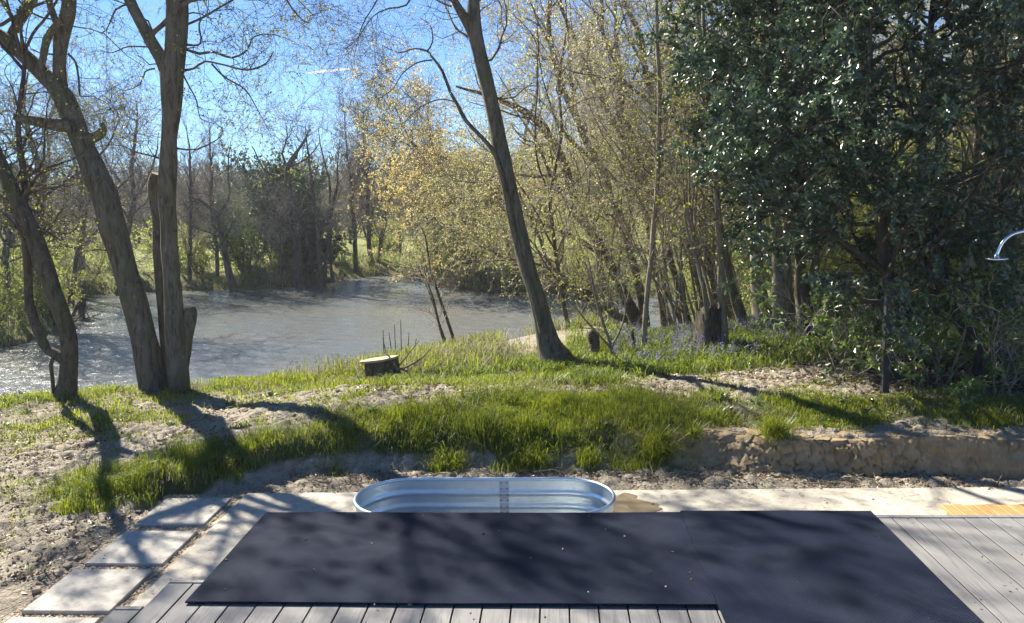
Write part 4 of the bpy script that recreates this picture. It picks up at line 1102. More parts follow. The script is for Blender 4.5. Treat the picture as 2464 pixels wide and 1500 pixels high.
b = gpx(1260, 34.3); shrub("brush_pile", "dead grey brushwood behind the leaning trunk, half over the water", b, 1.3, 3.2, 605, 26, 250, .06, [lf_bud], n2=420, n3=1300, rs=.03, bark=bark_pale, twigm=twig_pale, lean=(-.3, -.4))
b = gpx(1085, 36.3); shrub("evergreen_bush", "green bush at the end of the brushy point, left of the dead twigs", b, 1.9, 1.4, 606, 14, 3800, .08, [lf_elder], n2=160, n3=600)
# hazel scrub: left bank, far bank and beneath the wood
sp = [(-17.0, 22.5, 1.4), (-18.3, 24.5, 1.7), (-17.2, 26.0, 1.5), (-19, 27, 3.0), (-20.5, 30, 3.0), (-21.5, 34.5, 3), (-17.2, 37.3, 2.4), (-15, 37.5, 2.2), (-13.2, 37.6, 1.9), (-19, 38.5, 2.8), (-22, 38, 3.0),
      (-12.2, 42.5, 2.2), (-9.6, 46.5, 2.3), (-7, 45.5, 2.2), (-5, 41, 2.4), (-3, 38, 2.8), (-24, 27, 3.2), (-25, 32, 3.2), (-18.5, 22.2, 2.0), (-10.5, 48, 2.6), (-14.5, 44, 2.6), (-26, 40, 3.2), (-21, 24, 2.4)]
hz = []
for i, (x, y, H) in enumerate(sp):
    if i < 3: hz.append(shrub("hazel_bush", "thin yellow-green leafing bush along the pond's far and left banks", gpt(x, y), 1.8, 1.3, 620 + i, 14, 3600, .07, [lf_hazel], group="leafing bushes on the far and left banks", n2=150, n3=700, twigm=twig_far))
    else: dup(hz[i % 3], gpt(x, y), i * 1.7, H / 2.1)
sp = [(5.2, 23.6, 3.2), (7.2, 21.0, 3.4), (8.4, 25.5, 4.0), (9.4, 18.2, 3.2), (11.5, 20.5, 3.8), (6.6, 17.6, 2.4), (7.8, 15.8, 2.6), (10.2, 15.0, 3.0), (12.5, 17.0, 3.4), (9.0, 29.0, 4), (5.4, 34.5, 3.6), (2.6, 36.2, 3.2),
      (.4, 36.6, 3), (8, 34, 4), (13, 23, 4), (11.5, 13.6, 2.6), (13.5, 14.8, 3), (14.5, 19, 4), (8.6, 13.9, 1.7), (16, 17, 3.6), (10.5, 17.5, 3.4), (12, 27, 4), (5.0, 27.2, 2.6), (4.2, 22.6, 2.0), (7.6, 13.4, 4.2), (9.3, 14.2, 4.6), (6.2, 14.6, 4.4), (5.0, 15.6, 3.6), (11.0, 16.2, 5.0), (8.2, 17.5, 5.2), (6.4, 19.5, 5.0), (10.2, 12.4, 3.6)]
hz2 = []
for i, (x, y, H) in enumerate(sp):
    if i < 3: hz2.append(shrub("hazel_bush", "bright yellow-green leafing bush among the trunks of the right-hand wood", gpt(x, y), 3.0, 1.7, 640 + i, 16, 6500, .062, [lf_hazel], group="leafing bushes under the right-hand wood", n2=200, n3=1100, bark=bark_pale, twigm=twig_pale))
    else: dup(hz2[i % 3], gpt(x, y), i * 2.3, H / 3.0)

# ---- trunks standing behind the holly
T = [("stout pale trunk with flared roots in the grass, its bark lit on one edge", [(1876, 780, 40), (1874, 740, 32), (1872, 650, 28), (1868, 560, 26), (1860, 400, 24), (1850, 200, 20), (1840, -60, 14), (1830, -300, 6)], 12.3),
     ("broad dark trunk behind the stout pale one's left shoulder", [(1835, 765, 48), (1826, 700, 36), (1820, 620, 33), (1815, 520, 28), (1800, 380, 24), (1790, 180, 18), (1780, -150, 8)], 13.0),
     ("leaning trunk next to the stump, bark lit along its left side", [(1785, 772, 24), (1766, 700, 20), (1752, 640, 19), (1740, 590, 18), (1720, 460, 16), (1700, 300, 13), (1680, 80, 9), (1660, -150, 4)], 12.8),
     ("dark trunk close on the right of the stout pale trunk", [(1903, 770, 26), (1898, 700, 21), (1895, 600, 19), (1893, 450, 17), (1890, 200, 13), (1885, -150, 5)], 12.9),
     ("short-looking flared trunk under the holly's lowest leaves", [(1936, 777, 34), (1926, 730, 24), (1921, 680, 21), (1925, 560, 19), (1930, 400, 16), (1940, 100, 11), (1950, -200, 5)], 12.4),
     ("rounded trunk with a knobbly foot right of the flared ones", [(1960, 776, 26), (1956, 740, 21), (1955, 690, 19), (1965, 560, 17), (1975, 350, 14), (1990, 50, 9), (2000, -200, 4)], 12.6),
     ("pale sunlit trunk glimpsed through the right part of the holly", [(2322, 790, 26), (2320, 740, 22), (2318, 690, 22), (2330, 560, 20), (2350, 400, 18), (2370, 150, 14), (2380, -150, 8)], 11.7),
     ("ivy-wrapped pale trunk at the photo's right edge above the shower", [(2445, 830, 36), (2438, 700, 32), (2425, 560, 30), (2415, 450, 29), (2425, 330, 28), (2440, 200, 24), (2455, 20, 20), (2465, -200, 12)], 11.8),
     ("straight dark trunk rising out of the holly's top at the right", [(2370, 800, 36), (2372, 600, 34), (2375, 400, 34), (2378, 200, 33), (2382, 60, 36), (2386, -40, 34), (2392, -250, 22)], 12.6),
     ("rough-barked thick trunk low down at the photo's right edge", [(2402, 905, 46), (2398, 860, 38), (2396, 800, 34), (2400, 720, 32), (2412, 600, 28), (2430, 420, 22), (2450, 150, 14), (2460, -120, 7)], 10.6)]
for i, (lab, pts, Yt) in enumerate(T):
    P, R = limb(pts, Yt, lean=.4 * math.sin(i * 1.9), jit=.05, seed=700 + i, step=.16)
    b = gpt(P[0][0], P[0][1]); P, R = shift_down(P, R, max(.3, P[0][2] - b[2] + .25))
    tree("woodland_tree", lab, "tree", [(P, R)], bark_pale if ("pale" in lab) else bark_grey, [lf_hazel], b, 720 + i,
         [dict(n=44, t0=.3, len=(.7, 2.4), ang=.9, rr=.4, rmax=.03, K=9, w=.2, up=.03, sd_=5, trunk=1), dict(n=300, len=(.3, 1.0), ang=.8, rr=.5, rmin=.004, rmax=.01, K=6, w=.26, sd_=3), dict(n=1500, len=(.12, .4), ang=.7, rr=.6, rmin=.003, K=4, w=.3, sd_=3)],
         dict(n=2600, s=.05), "trunks standing behind the holly", sides=14, twigm=twig_pale, flare=.3, rough=.2)

# ---- pale hazel poles in clumps between the leaning trees
for i, (px, Yp, H, lab) in enumerate([(1640, 15.2, 7.2, "clump of thin pale poles leaning left just beyond the lit grass edge"), (1705, 16.6, 7.8, "clump of pale slender poles directly behind the hollow stump"), (1480, 17.2, 6.6, "sparse clump of pale poles at the water behind the forked sapling"), (1795, 15.8, 7.4, "clump of pale poles between the leaning trunk and the broad dark trunk")]):
    shrub("hazel_clump", lab, gpx(px, Yp), H, H * .16, 860 + i, 9, 1500, .05, [lf_spring], bark_pale, twig_pale, "pale hazel clumps between pond and holly", 110, 520, "hazel", (-.24, .0), rs=.030)

# ---- hollow coppice stump with a live stem
h = hit(1722, 838); Ys = h[1]
s1 = shift_down(*limb([(1740, 835, 25), (1741, 800, 23), (1737, 740, 21), (1734, 680, 19), (1733, 610, 18), (1728, 500, 16), (1715, 350, 14), (1700, 200, 11), (1690, 0, 7), (1685, -160, 3)], Ys, jit=.02, seed=801))
ss = [limb([(1700 + 6 * q, 770, 8 - .5 * q), (1690 + 5 * q, 700, 8), (1672 + 4 * q, 620, 7), (1650 + 5 * q, 520, 6), (1640 + 10 * q, 400, 4), (1620 + 15 * q, 250, 2)], Ys + .12 * (q - 2), jit=.06, seed=810 + q) for q in range(5)]
stool = tree("coppice_stool", "old hollow stump sprouting one stout stem and several thin rods", "tree", [s1] + ss, bark_pale, [lf_spring], h, 803,
     [dict(n=60, t0=.25, len=(.4, 1.6), ang=.8, rr=.45, rmax=.012, K=8, w=.22, up=.03, sd_=4, trunk=1), dict(n=300, len=(.2, .7), ang=.8, rr=.5, rmin=.003, K=5, w=.28, sd_=3)],
     dict(n=1400, s=.04), sides=10, rough=.2)
rng = np.random.default_rng(12); A = Acc()
c0 = at(1706, 838, Ys + .05); c0[2] = gz(c0[0], c0[1])
n = 34; rings = []
a = np.linspace(0, 2 * np.pi, n + 1)[:-1]; jag = .12 * rng.random(n) + .14 * vnoise(a * 2, a * 0, 4)
for f, dr in ((-.15, 1.25), (.1, 1.05), (.4, .96), (.8, .93), (1.0, .95)):
    r = .215 * dr * (1 + .13 * np.sin(3 * a + 1) + .08 * (vnoise(a * 4, a * 0 + f, 3) - .5))
    z = f * (.40 + jag * (f > .5)); rings.append(np.stack([c0[0] + r * np.cos(a), c0[1] + r * np.sin(a), c0[2] + z + 0 * a], -1))
for f in (1.0, .5, .2):
    r = .15 * (1 + .2 * np.sin(5 * a)); z = f * (.46 + jag * (f > .5)) - .01
    rings.append(np.stack([c0[0] + r * np.cos(a), c0[1] + r * np.sin(a), c0[2] + z + 0 * a], -1))
V = np.array(rings).reshape(-1, 3); Fq = [(i * n + k, i * n + (k + 1) % n, (i + 1) * n + (k + 1) % n, (i + 1) * n + k) for i in range(len(rings) - 1) for k in range(n)]
A.add(V, Fq, smooth=False); A.build("stump", bark_dark, stool, h)

# ---- sawn stump with the slanting top, near the reeds
h = hit(920, 922); A = Acc(); n = 30
a = np.linspace(0, 2 * np.pi, n + 1)[:-1]
rings = []
for f, dr in ((-.4, 1.35), (.05, 1.18), (.45, 1.02), (.94, .98), (1.0, 1.0)):
    r = .235 * dr * (1 + .10 * np.sin(4 * a + .5) * (1.2 - f) + .05 * np.sin(9 * a))
    x = r * np.cos(a); y = r * np.sin(a) * .9
    z = f * (.33 + .14 * x - .07 * y)
    rings.append(np.stack([h[0] + x, h[1] + y, h[2] + z], -1))
V = np.array(rings).reshape(-1, 3); Fq = [(i * n + k, i * n + (k + 1) % n, (i + 1) * n + (k + 1) % n, (i + 1) * n + k) for i in range(len(rings) - 1) for k in range(n)]
st = empty("tree_stump", h, "low sawn stump with a pale slanting top beside the reeds", "stump")
A.add(V, Fq); A.build("trunk", bark_dark, st, h)
A = Acc(); top = rings[-1].copy(); top[:, 2] += .004; lip = top + np.array([-.07, -.02, .0]) * (np.cos(a)[:, None] < -.2)
top2 = lip + np.array([0, 0, .03])
V = np.concatenate([lip, top2, [top2.mean(0)]])
A.add(V, [(k, (k + 1) % n, n + (k + 1) % n, n + k) for k in range(n)], smooth=False); A.add(V, [(n + k, n + (k + 1) % n, 2 * n) for k in range(n)], smooth=False); A.build("sawn_top", wood_cut, st, h)
# dead branches beside it
def sticks(name, label, lst, bark=None):
    b = lst[0][0][0]; root = empty(name, b, label, "stalks" if "stalk" in name else "branch")
    for P, R in lst:
        A = Acc(); tubes(A, P, R, 6, 0, .1, 3); A.build("stalk" if "stalk" in name else "branch", bark or bark_pale, root, b)
    return root
sticks("dead_branch", "pale forked dead branch lying against the sawn stump", [limb([(962, 925, 8), (958, 900, 7), (950, 880, 6), (940, 862, 4), (925, 848, 2)], h[1] - .1), limb([(955, 893, 6), (985, 880, 5), (1015, 862, 4), (1040, 835, 2)], h[1]), limb([(958, 886, 5), (975, 892, 5), (990, 905, 4), (1010, 913, 3)], h[1] - .15), limb([(960, 880, 4), (985, 850, 3), (1008, 820, 2)], h[1] + .1)])
sticks("dead_stalks", "cluster of thin upright dead stalks among the reeds behind the stump", [limb([(x0, 880, 3), (x0 + d * .5, 845, 2.5), (x0 + d, y1, 1.5)], 13.6 + .2 * i) for i, (x0, d, y1) in enumerate([(955, -6, 780), (968, -4, 770), (948, -12, 800), (980, 4, 800), (925, -3, 795), (990, 12, 815), (935, -14, 815)])], bark_dark)
for px, py, wd, hh, lab in ((1428, 858, 30, .42, "knotted dead stump between the leaning trunk and forked sapling"), (1523, 850, 9, .38, "thin broken snag just left of the pale sapling"), (1352, 880, 30, .16, "mossy root hump at the foot of the leaning trunk")):
    hq = hit(px, py); r = .5 * wd / FPX * dep(hq)
    P = hq + np.array([[0, 0, -.2], [0, 0, .08], [.02, 0, hh * .5], [-.01, .01, hh * .85], [.03, 0, hh]]); R = r * np.array([1.25, 1.05, .85, .9, .45])
    o = empty("dead_stump", hq, lab, "stump"); A = Acc(); P, R = catmull(P, R, .04); tubes(A, P, R, 14, 0, .45, int(px)); A.build("trunk", bark_dark, o, hq)
    A = Acc(); rng = np.random.default_rng(px); p0 = hq + np.stack([rng.normal(0, r * .6, 14), rng.normal(0, r * .6, 14), rng.uniform(.05, hh, 14)], -1)
    Pq, Rq = grow(p0, rng.normal(0, 1, (14, 3)) * .7 + [0, 0, .6], rng.uniform(.2, .6, 14), np.full(14, .005), 8, rng, .25); tubes(A, Pq, Rq, 4, 0); A.build("twig", bark_pale, o, hq)

# snag standing in the water
hq = at(198, 785, 27.0); hq[2] = ZW
o = empty("water_snag", hq, "dark broken post standing in the water with driftwood caught on it", "post")
A = Acc(); P, R = limb([(197, 800, 18), (197, 770, 17), (198, 740, 16), (199, 718, 12)], 27.0, step=.2); P, R = shift_down(P, R, 1.0); tubes(A, P, R, 10, 0, .2, 5); A.build("post", bark_far, o, hq)
A = Acc(); P, R = limb([(170, 775, 7), (182, 745, 8), (196, 722, 7)], 26.9, step=.2); tubes(A, P, R, 7, 0, .2, 6); A.build("brace", bark_far, o, hq)
A = Acc(); rng = np.random.default_rng(4); Pq, Rq = grow(hq + np.stack([rng.normal(0, .25, 24), rng.normal(-.2, .2, 24), rng.uniform(0, .12, 24)], -1), rng.normal(0, 1, (24, 3)) * [1, 1, .4], rng.uniform(.4, 1.0, 24), np.full(24, .022), 6, rng, .2); tubes(A, Pq, Rq, 5, 0); A.build("driftwood", bark_pale, o, hq)

# ---- hollies
bark_holly = bark_mat("holly_bark", (0.06, 0.052, 0.044), (0.11, 0.098, 0.082), 8.0, 0.15, .8, (.05, .055, .03), .03)
def gap(p, s=0.0):
    return (vnoise(p[:, 0] * 1.5 + p[:, 1] * .9 + s, p[:, 2] * 1.5 + p[:, 1] * .5, 61) * .65 + .35 * vnoise(p[:, 0] * 3.7 + s, p[:, 2] * 3.7 + p[:, 1], 62)) > .475
def holly(label, pts, Yt, seed, keep, n1=70, n2=330, n3=2200, leaves=30000, ln=(.9, 2.4), keepb=None, n1_=56):
    P, R = limb(pts, Yt, jit=.04, seed=seed, step=.15); b = gpt(P[0][0], P[0][1]); P, R = shift_down(P, R, max(.3, P[0][2] - b[2] + .25))
    kb = keepb or keep
    return tree("holly_tree", label, "tree", [(P, R)], bark_holly, [lf_holly, lf_elder], b, seed,
        [dict(n=n1_, t0=.12, len=ln, ang=1.15, sd=.25, rr=.5, rmax=.035, K=9, w=.16, up=.02, sd_=5, trunk=1, keep=kb), dict(n=n2, t0=.15, len=(.4, 1.1), ang=.8, sd=.3, rr=.5, rmin=.005, rmax=.012, K=6, w=.2, up=-.02, sd_=4, keep=kb),
         dict(n=int(n3 * 1.4), t0=.1, len=(.15, .45), ang=.75, rr=.6, rmin=.003, rmax=.006, K=5, w=.2, sd_=3, keep=lambda p: keep(p) & gap(p, seed))],
        [dict(n=int(leaves * 1.6), s=.064, asp=.62, droop=.25, keep=keep, mi=1), dict(n=leaves // 40, s=.06, mi=2, keep=keep)], sides=14, twigm=bark_dark)
def pxy(p):
    q = p - CAM; d = q @ FWD
    return CX + FPX * (q @ RGT) / d, CY - FPX * (q @ UPV) / d
holly("tall glossy dark holly directly behind the black post", [(2158, 890, 44), (2152, 800, 34), (2140, 700, 30), (2120, 560, 28), (2105, 400, 25), (2095, 200, 21), (2088, 0, 17), (2080, -200, 11), (2080, -360, 5)], 9.15, 901, lambda p: p[:, 2] > .72 + .35 * np.sin(p[:, 0] * 3), leaves=33000)
holly("dark holly with a crooked leaning trunk, at the right beside the shower head", [(2356, 862, 36), (2338, 815, 34), (2312, 765, 30), (2277, 718, 28), (2245, 600, 25), (2225, 450, 22), (2225, 250, 19), (2240, 50, 15), (2250, -150, 10), (2255, -320, 5)], 9.5, 902, lambda p: p[:, 2] > .50 + .3 * np.sin(p[:, 0] * 2.6 + 1), leaves=28000)
holly("leftmost holly, its foliage ending high above the row of trunks", [(1945, 775, 26), (1935, 690, 22), (1915, 560, 20), (1885, 400, 18), (1865, 220, 15), (1860, 50, 12), (1858, -120, 9), (1860, -260, 4)], 11.5, 903, lambda p: p[:, 2] > 1.35 + .3 * np.sin(p[:, 0] * 2.2) + .5 * np.clip((p[:, 0] - 3.2), 0, 2) * 0, leaves=19000, ln=(.6, 1.3))

# ---- young elder shrubs under the holly
E = [(2035, 905, 2.1, "young elder with two bare lower stems, left of the black post"), (2085, 880, 1.5, "small elder seedling bush between two stems and the black post"), (2255, 925, 1.5, "spreading low elder bush right of the black post"),
     (2400, 955, 1.9, "elder bush with drooping green leaves in the corner below the shower"), (2335, 985, .55, "tiny leafy elder shoot at the lip of the clay bank"), (2450, 900, 2.4, "tall leafy elder at the very right edge behind the shower head"), (2200, 860, 1.9, "thin elder behind the black post's right side, lit from behind")]
for i, (px, py, H, lab) in enumerate(E):
    shrub("elder_bush", lab, hit(px, py), H, H * .42, 930 + i, 6 if H > 1 else 4, int(560 * H), .075, [lf_elder], bark_pale, twig_pale, "young elders under the holly", int(26 * H) + 6, int(80 * H), rs=.013, droop=.4)
# ------------------------------------------------------------------ cracked clay bank face
xs = np.arange(0.1, 9.2, .0115); vs = np.linspace(0, 1, 74)
XX, VV = np.meshgrid(xs, vs)
yb = bank_y(XX)
TT = -0.10 + 0.62 * VV ** 1.15
top_z = ground_z(XX, yb + TT)
ZZ = top_z
warp = 0.5 * (fbm(XX * 4.2, VV * 5, 3) - .5)
f1, f2, ci = voro(XX / .125 + warp * 3, (ZZ + TT * .5) / .105 + warp * 2, 17)
g1, g2, cj = voro(XX / .055 + 5, (ZZ + TT * .5) / .05, 27)
edge = np.clip((f2 - f1) / .085 - .25, 0, 1); edge2 = np.clip((g2 - g1) / .10 - .2, 0, 1)
amt = sstep(.0, .10, VV) * sstep(1.0, .78, VV) * (0.1 + .9 * sstep(0.3, 1.6, XX))
plate = sstep(.34, .55, fbm(XX * 1.5, VV * 1.6 + 4, 71, 3) + .12 * sstep(2.5, 4.0, XX))
out_ = plate * (0.034 + .040 * (ci - .3)) * edge ** .7 + (1 - plate) * .030 * (fbm(XX * 16, ZZ * 16, 49, 3) + .4 * edge2) + .010 * edge2 * (0.2 + cj) + .11 * (fbm(XX * 2.4, VV * 3.0, 33) - .45) + .02 * (fbm(XX * 12, ZZ * 12, 39, 3) - .5)
YY = yb + TT - amt * out_ - .02 * sstep(.3, .8, XX) + .10 * sstep(.7, .1, XX)
ZZ = ZZ + amt * (.006 * (ci - .5)) - .03 * (1 - sstep(.0, .10, VV)) - .035 * sstep(.86, 1.0, VV)
ii = np.arange(XX.size).reshape(XX.shape)
Fq = np.stack([ii[:-1, :-1], ii[:-1, 1:], ii[1:, 1:], ii[1:, :-1]], -1).reshape(-1, 4)
m_, nt_, o_ = newmat("cracked_clay"); N_ = NT(nt_)
v_ = N_.coord(); nn_ = N_.noise(v_, 6, 5, .65); n2_ = N_.noise(v_, 40, 4, .7)
c_ = N_.ramp(nn_, [(.3, (.22, .155, .085)), (.5, (.35, .265, .155)), (.75, (.44, .36, .23))])
c_ = N_.mix(N_.math('MULTIPLY', N_.attr("tint"), .45), c_, (.27, .19, .10))
N_.bsdf(o_, c_, .95, 0, .12, N_.bump(N_.math('ADD', nn_, n2_), .6, .012))
A = Acc().add(np.stack([XX, YY, ZZ], -1).reshape(-1, 3), Fq, 0, ci.ravel())
tag(A.build("clay_bank", m_), kind="structure")

# ------------------------------------------------------------------ grass
def blades(A, P, Hh, Wd, rng, bend=.5, mi=0, tint=None, wind=(0, 0)):
    n = len(P); az = rng.uniform(0, 2 * np.pi, n); lean = np.stack([np.cos(az), np.sin(az), 0 * az], -1)
    b = bend * rng.uniform(.1, 1.0, n)[:, None] * Hh[:, None]
    side = np.stack([-np.sin(az + rng.normal(0, .6, n)), np.cos(az), 0 * az], -1); w = (Wd * .5)[:, None] * side
    up = np.array([0, 0, 1.0]); wv = np.array([wind[0], wind[1], 0])
    m1 = P + up * Hh[:, None] * .45 + lean * b * .22 + wv * Hh[:, None] * .2
    m2 = P + up * Hh[:, None] * .78 + lean * b * .62 + wv * Hh[:, None] * .5
    tp = P + up * Hh[:, None] * (1.0 - .25 * bend) + lean * b * 1.15 + wv * Hh[:, None]
    V = np.stack([P - w, P + w, m1 - w * .9, m1 + w * .9, m2 - w * .6, m2 + w * .6, tp], 1)
    i = np.arange(n * 7).reshape(n, 7)
    if tint is None: tint = rng.random(n)
    t7 = np.repeat(tint, 7)
    k0 = A.n
    A.add(V.reshape(-1, 3), np.concatenate([i[:, [0, 1, 3, 2]], i[:, [2, 3, 5, 4]]]), mi, t7, False)
    A.F.append(i[:, [4, 5, 6]] + k0); A.MI.append(np.full(n, mi, np.int32)); A.SM.append(np.zeros(n, bool))
def scatter(n, x0, x1, y0, y1, dens, rng):
    x = rng.uniform(x0, x1, n); y = rng.uniform(y0, y1, n); k = rng.random(n) < dens(x, y)
    x, y = x[k], y[k]
    return np.stack([x, y, ground_z(x, y) - .012], -1)
grass_m = leaf_mat("grass_blades", (.085, .13, .012), (.38, .42, .04), .55, .03, .45, (1.0, 1.0, .55))
straw_m = leaf_mat("dry_grass", (.22, .195, .13), (.40, .36, .26), .4, .03, .5)
bell_m = leaf_mat("bluebell_leaves", (.11, .16, .035), (.30, .36, .08), .5, .02, .45, (1, 1, .6))
rng = np.random.default_rng(31)
def tuft(x, y, s=2.2, seed=101): return fbm(x * s, y * s, seed, 3)
G = Acc()
# lush bank
def d_lush(x, y):
    t = y - bank_y(x); n1 = fbm(x * 1.1, y * 1.1, 61)
    m = sstep(-.14, .10, t) * sstep(.35, -.35, t - lush_w(x) + .8 * (n1 - .5)) * sstep(1.7, .9, x + 1.2 * (n1 - .5)) * sstep(-5.0, -4.3, x)
    m = m * sstep(.34, .56, tuft(x, y, 1.9) + .25 * sstep(.1, .5, t))
    # bare cheek between the two tongues of grass
    m = m * (1 - .75 * sstep(-2.1, -2.35, x) * sstep(-3.1, -2.7, x) * sstep(.9, .5, t))
    return m
P = scatter(170000, -5.0, 2.3, 6.2, 9.8, d_lush, rng)
hh = .04 + .28 * np.clip(tuft(P[:, 0], P[:, 1], 2.6, 113) - .12, 0, 1) ** 1.3 * rng.uniform(.5, 1.25, len(P))
blades(G, P, hh, rng.uniform(.004, .008, len(P)), rng, .65, 0, np.clip(.55 * rng.random(len(P)) + .6 * (tuft(P[:, 0], P[:, 1], 1.2, 7) - .25), 0, 1))
# strip on the right of the bank, tufts
P = scatter(90000, .6, 7.5, 7.4, 9.6, lambda x, y: sstep(.25, .5, y - bank_y(x)) * sstep(1.55, 1.0, y - bank_y(x) + .6 * (tuft(x, y) - .5)) * sstep(.36, .56, tuft(x, y, 1.5, 131) - .10 * sstep(3.4, 5, x)), rng)
hh = .04 + .15 * tuft(P[:, 0], P[:, 1], 2.6, 117) ** 1.4 * rng.uniform(.6, 1.2, len(P))
blades(G, P, hh, rng.uniform(.004, .008, len(P)), rng, .7, 0)
# single tufts on the clay face
for tx, td, r, n, H in ((.98, .16, .13, 700, .30), (1.34, .28, .09, 260, .2), (2.12, .22, .12, 600, .28), (4.25, .52, .16, 300, .22), (-.2, .1, .12, 300, .22), (-1.1, .08, .12, 280, .2), (.3, .1, .12, 320, .22), (3.1, .5, .1, 200, .16)):
    x = tx + rng.normal(0, r * .5, n); y = bank_y(x) + td + rng.normal(0, r * .4, n)
    P = np.stack([x, y, ground_z(x, y) - .02], -1); blades(G, P, H * rng.uniform(.5, 1.1, n), rng.uniform(.004, .008, n), rng, 1.1, 0, None, (0, -.35))
# grass along the crest and the mound behind
P = scatter(170000, -11, 3.0, 8.9, 14.2, lambda x, y: grass_amount(x, y) * sstep(.34, .55, tuft(x, y, 1.7, 141)) * .9, rng)
hh = .05 + .15 * tuft(P[:, 0], P[:, 1], 2.4, 119) * rng.uniform(.6, 1.2, len(P))
blades(G, P, hh, rng.uniform(.006, .011, len(P)), rng, .7, 0)
# sparse growth on the clay at the left
P = scatter(120000, -9.5, -.6, 5.2, 10.9, lambda x, y: (.05 + sstep(.49, .64, tuft(x, y, 1.3, 151))) * (.25 + .9 * sstep(.5, .7, tuft(x, y, 4.2, 155))) * sstep(-3.7, -3.9, x + .9 * sstep(6.8, 7.1, y)) * .85, rng)
blades(G, P, rng.uniform(.03, .10, len(P)), rng.uniform(.005, .010, len(P)), rng, 1.0, 0)
# thin turf, moss and chaff over the bare clay in the middle
P = scatter(90000, -4.2, 4.6, 8.0, 10.8, lambda x, y: sstep(.42, .60, tuft(x, y, 2.1, 311)) * (.2 + .8 * sstep(.45, .65, tuft(x, y, 5.0, 313))) * (1 - .8 * litter_amount(x, y)) * (y > bank_y(x) + .5) * .8, rng)
blades(G, P, rng.uniform(.025, .085, len(P)), rng.uniform(.005, .011, len(P)), rng, 1.1, 0)
# plateau with bluebell leaves
B = Acc()
P = scatter(170000, .2, 12, 9.4, 17.5, lambda x, y: grass_amount(x, y) * sstep(.30, .5, tuft(x, y, 1.3, 161)), rng)
blades(B, P, rng.uniform(.09, .24, len(P)), rng.uniform(.010, .018, len(P)), rng, 1.0)
P = scatter(50000, -2.2, 1.8, 9.6, 12.8, lambda x, y: .7 * grass_amount(x, y) * sstep(.42, .58, tuft(x, y, 1.6, 171)), rng)
blades(B, P, rng.uniform(.10, .22, len(P)), rng.uniform(.010, .018, len(P)), rng, 1.0)
P = scatter(60000, -9, 7.5, 6.2, 13, lambda x, y: (.15 + .6 * sstep(.5, .7, tuft(x, y, 1.4, 301))) * sstep(.1, .5, grass_amount(x, y)), rng)
blades(G, P, rng.uniform(.05, .17, len(P)), rng.uniform(.004, .007, len(P)), rng, 1.1, 1)
tag(G.build("grass", [grass_m, straw_m]), kind="stuff")
tag(B.build("bluebell_leaves", bell_m), kind="stuff")
# bluebell flowers
Fl = Acc(); P = scatter(2600, .8, 6.8, 10.2, 13.2, lambda x, y: (.12 + .88 * sstep(.48, .62, tuft(x, y, 1.6, 181))) * grass_amount(x, y), rng)
for k in range(6):
    C = P + np.stack([rng.normal(0, .018, len(P)), rng.normal(0, .018, len(P)), rng.uniform(.17, .29, len(P))], -1)
    leaf_quads(Fl, C, rng.normal(0, 1, C.shape), .022, .016, rng, 0)
bl_m = leaf_mat("bluebell_petals", (.17, .16, .36), (.32, .30, .56), .4, .02, .5)
tag(Fl.build("bluebell_flowers", bl_m), kind="stuff")
# reeds and dry rushes at the water's edge
Rd = Acc()
P = scatter(34000, -4.6, 2.2, 11.3, 18.4, lambda x, y: sstep(.1, .5, pond_sd(x, y)) * sstep(5.2, 3.6, pond_sd(x, y)) * sstep(.40, .58, tuft(x, y, .9, 191) + .18 * sstep(-.8, -1.6, x)) * sstep(11.4, 12.2, y + .25 * (x + 3.6)) * (1 - .85 * sstep(-1.2, -.4, x) * sstep(15.6, 15.0, y)), rng)
hh = rng.uniform(.12, .36, len(P)) * (.55 + .7 * tuft(P[:, 0], P[:, 1], 1.8, 195))
blades(Rd, P, hh, rng.uniform(.007, .014, len(P)), rng, .9, 0)
P2 = P[rng.random(len(P)) < .55]; blades(Rd, P2, rng.uniform(.15, .4, len(P2)), rng.uniform(.007, .013, len(P2)), rng, .8, 1)
tag(Rd.build("reeds", [straw_m, grass_m]), kind="stuff")
# ragged growth on the other banks
Fg = Acc(); n = 120000
x = rng.uniform(-30, 9, n); y = rng.uniform(18, 50, n); s_ = pond_sd(x, y)
k = (s_ > .05) & (rng.random(n) < .9 * sstep(6.5, .5, s_)) & (tuft(x, y, .5, 201) > .42); x, y = x[k], y[k]
P = np.stack([x, y, ground_z(x, y) - .02], -1); hh = rng.uniform(.15, .6, len(P))
isg = rng.random(len(P)) < .55
blades(Fg, P[isg], hh[isg], rng.uniform(.02, .045, isg.sum()), rng, 1.0, 0); blades(Fg, P[~isg], hh[~isg], rng.uniform(.015, .035, (~isg).sum()), rng, 1.0, 1)
tag(Fg.build("bankside_undergrowth", [bell_m, straw_m]), kind="stuff")

# ------------------------------------------------------------------ broad-leaved weeds, litter, stones, clods
Wd_ = Acc(); wp = scatter(700, -8, 5, 6.4, 11, lambda x, y: .35 * (grass_amount(x, y) > .12), rng)
for p in wp:
    n = rng.integers(6, 13); az = rng.uniform(0, 6.28, n)
    D_ = np.stack([np.cos(az), np.sin(az), rng.uniform(.3, 1.3, n)], -1); s = rng.uniform(.05, .12)
    leaf_quads(Wd_, np.repeat(p[None], n, 0) + [0, 0, .03], D_, rng.uniform(s * .7, s * 1.3, n), s * .42, rng, 0, droop=.1)
tag(Wd_.build("weeds", leaf_mat("weed_leaves", (.06, .12, .02), (.20, .27, .06), .5, .08, .3)), kind="stuff")
L_ = Acc(); P = scatter(26000, 2.4, 9.5, 8.0, 12.5, lambda x, y: litter_amount(x, y) + .03, rng); P[:, 2] += .02
leaf_quads(L_, P, rng.normal(0, 1, P.shape) * [1, 1, .35], rng.uniform(.03, .075, len(P)), .03, rng, 0)
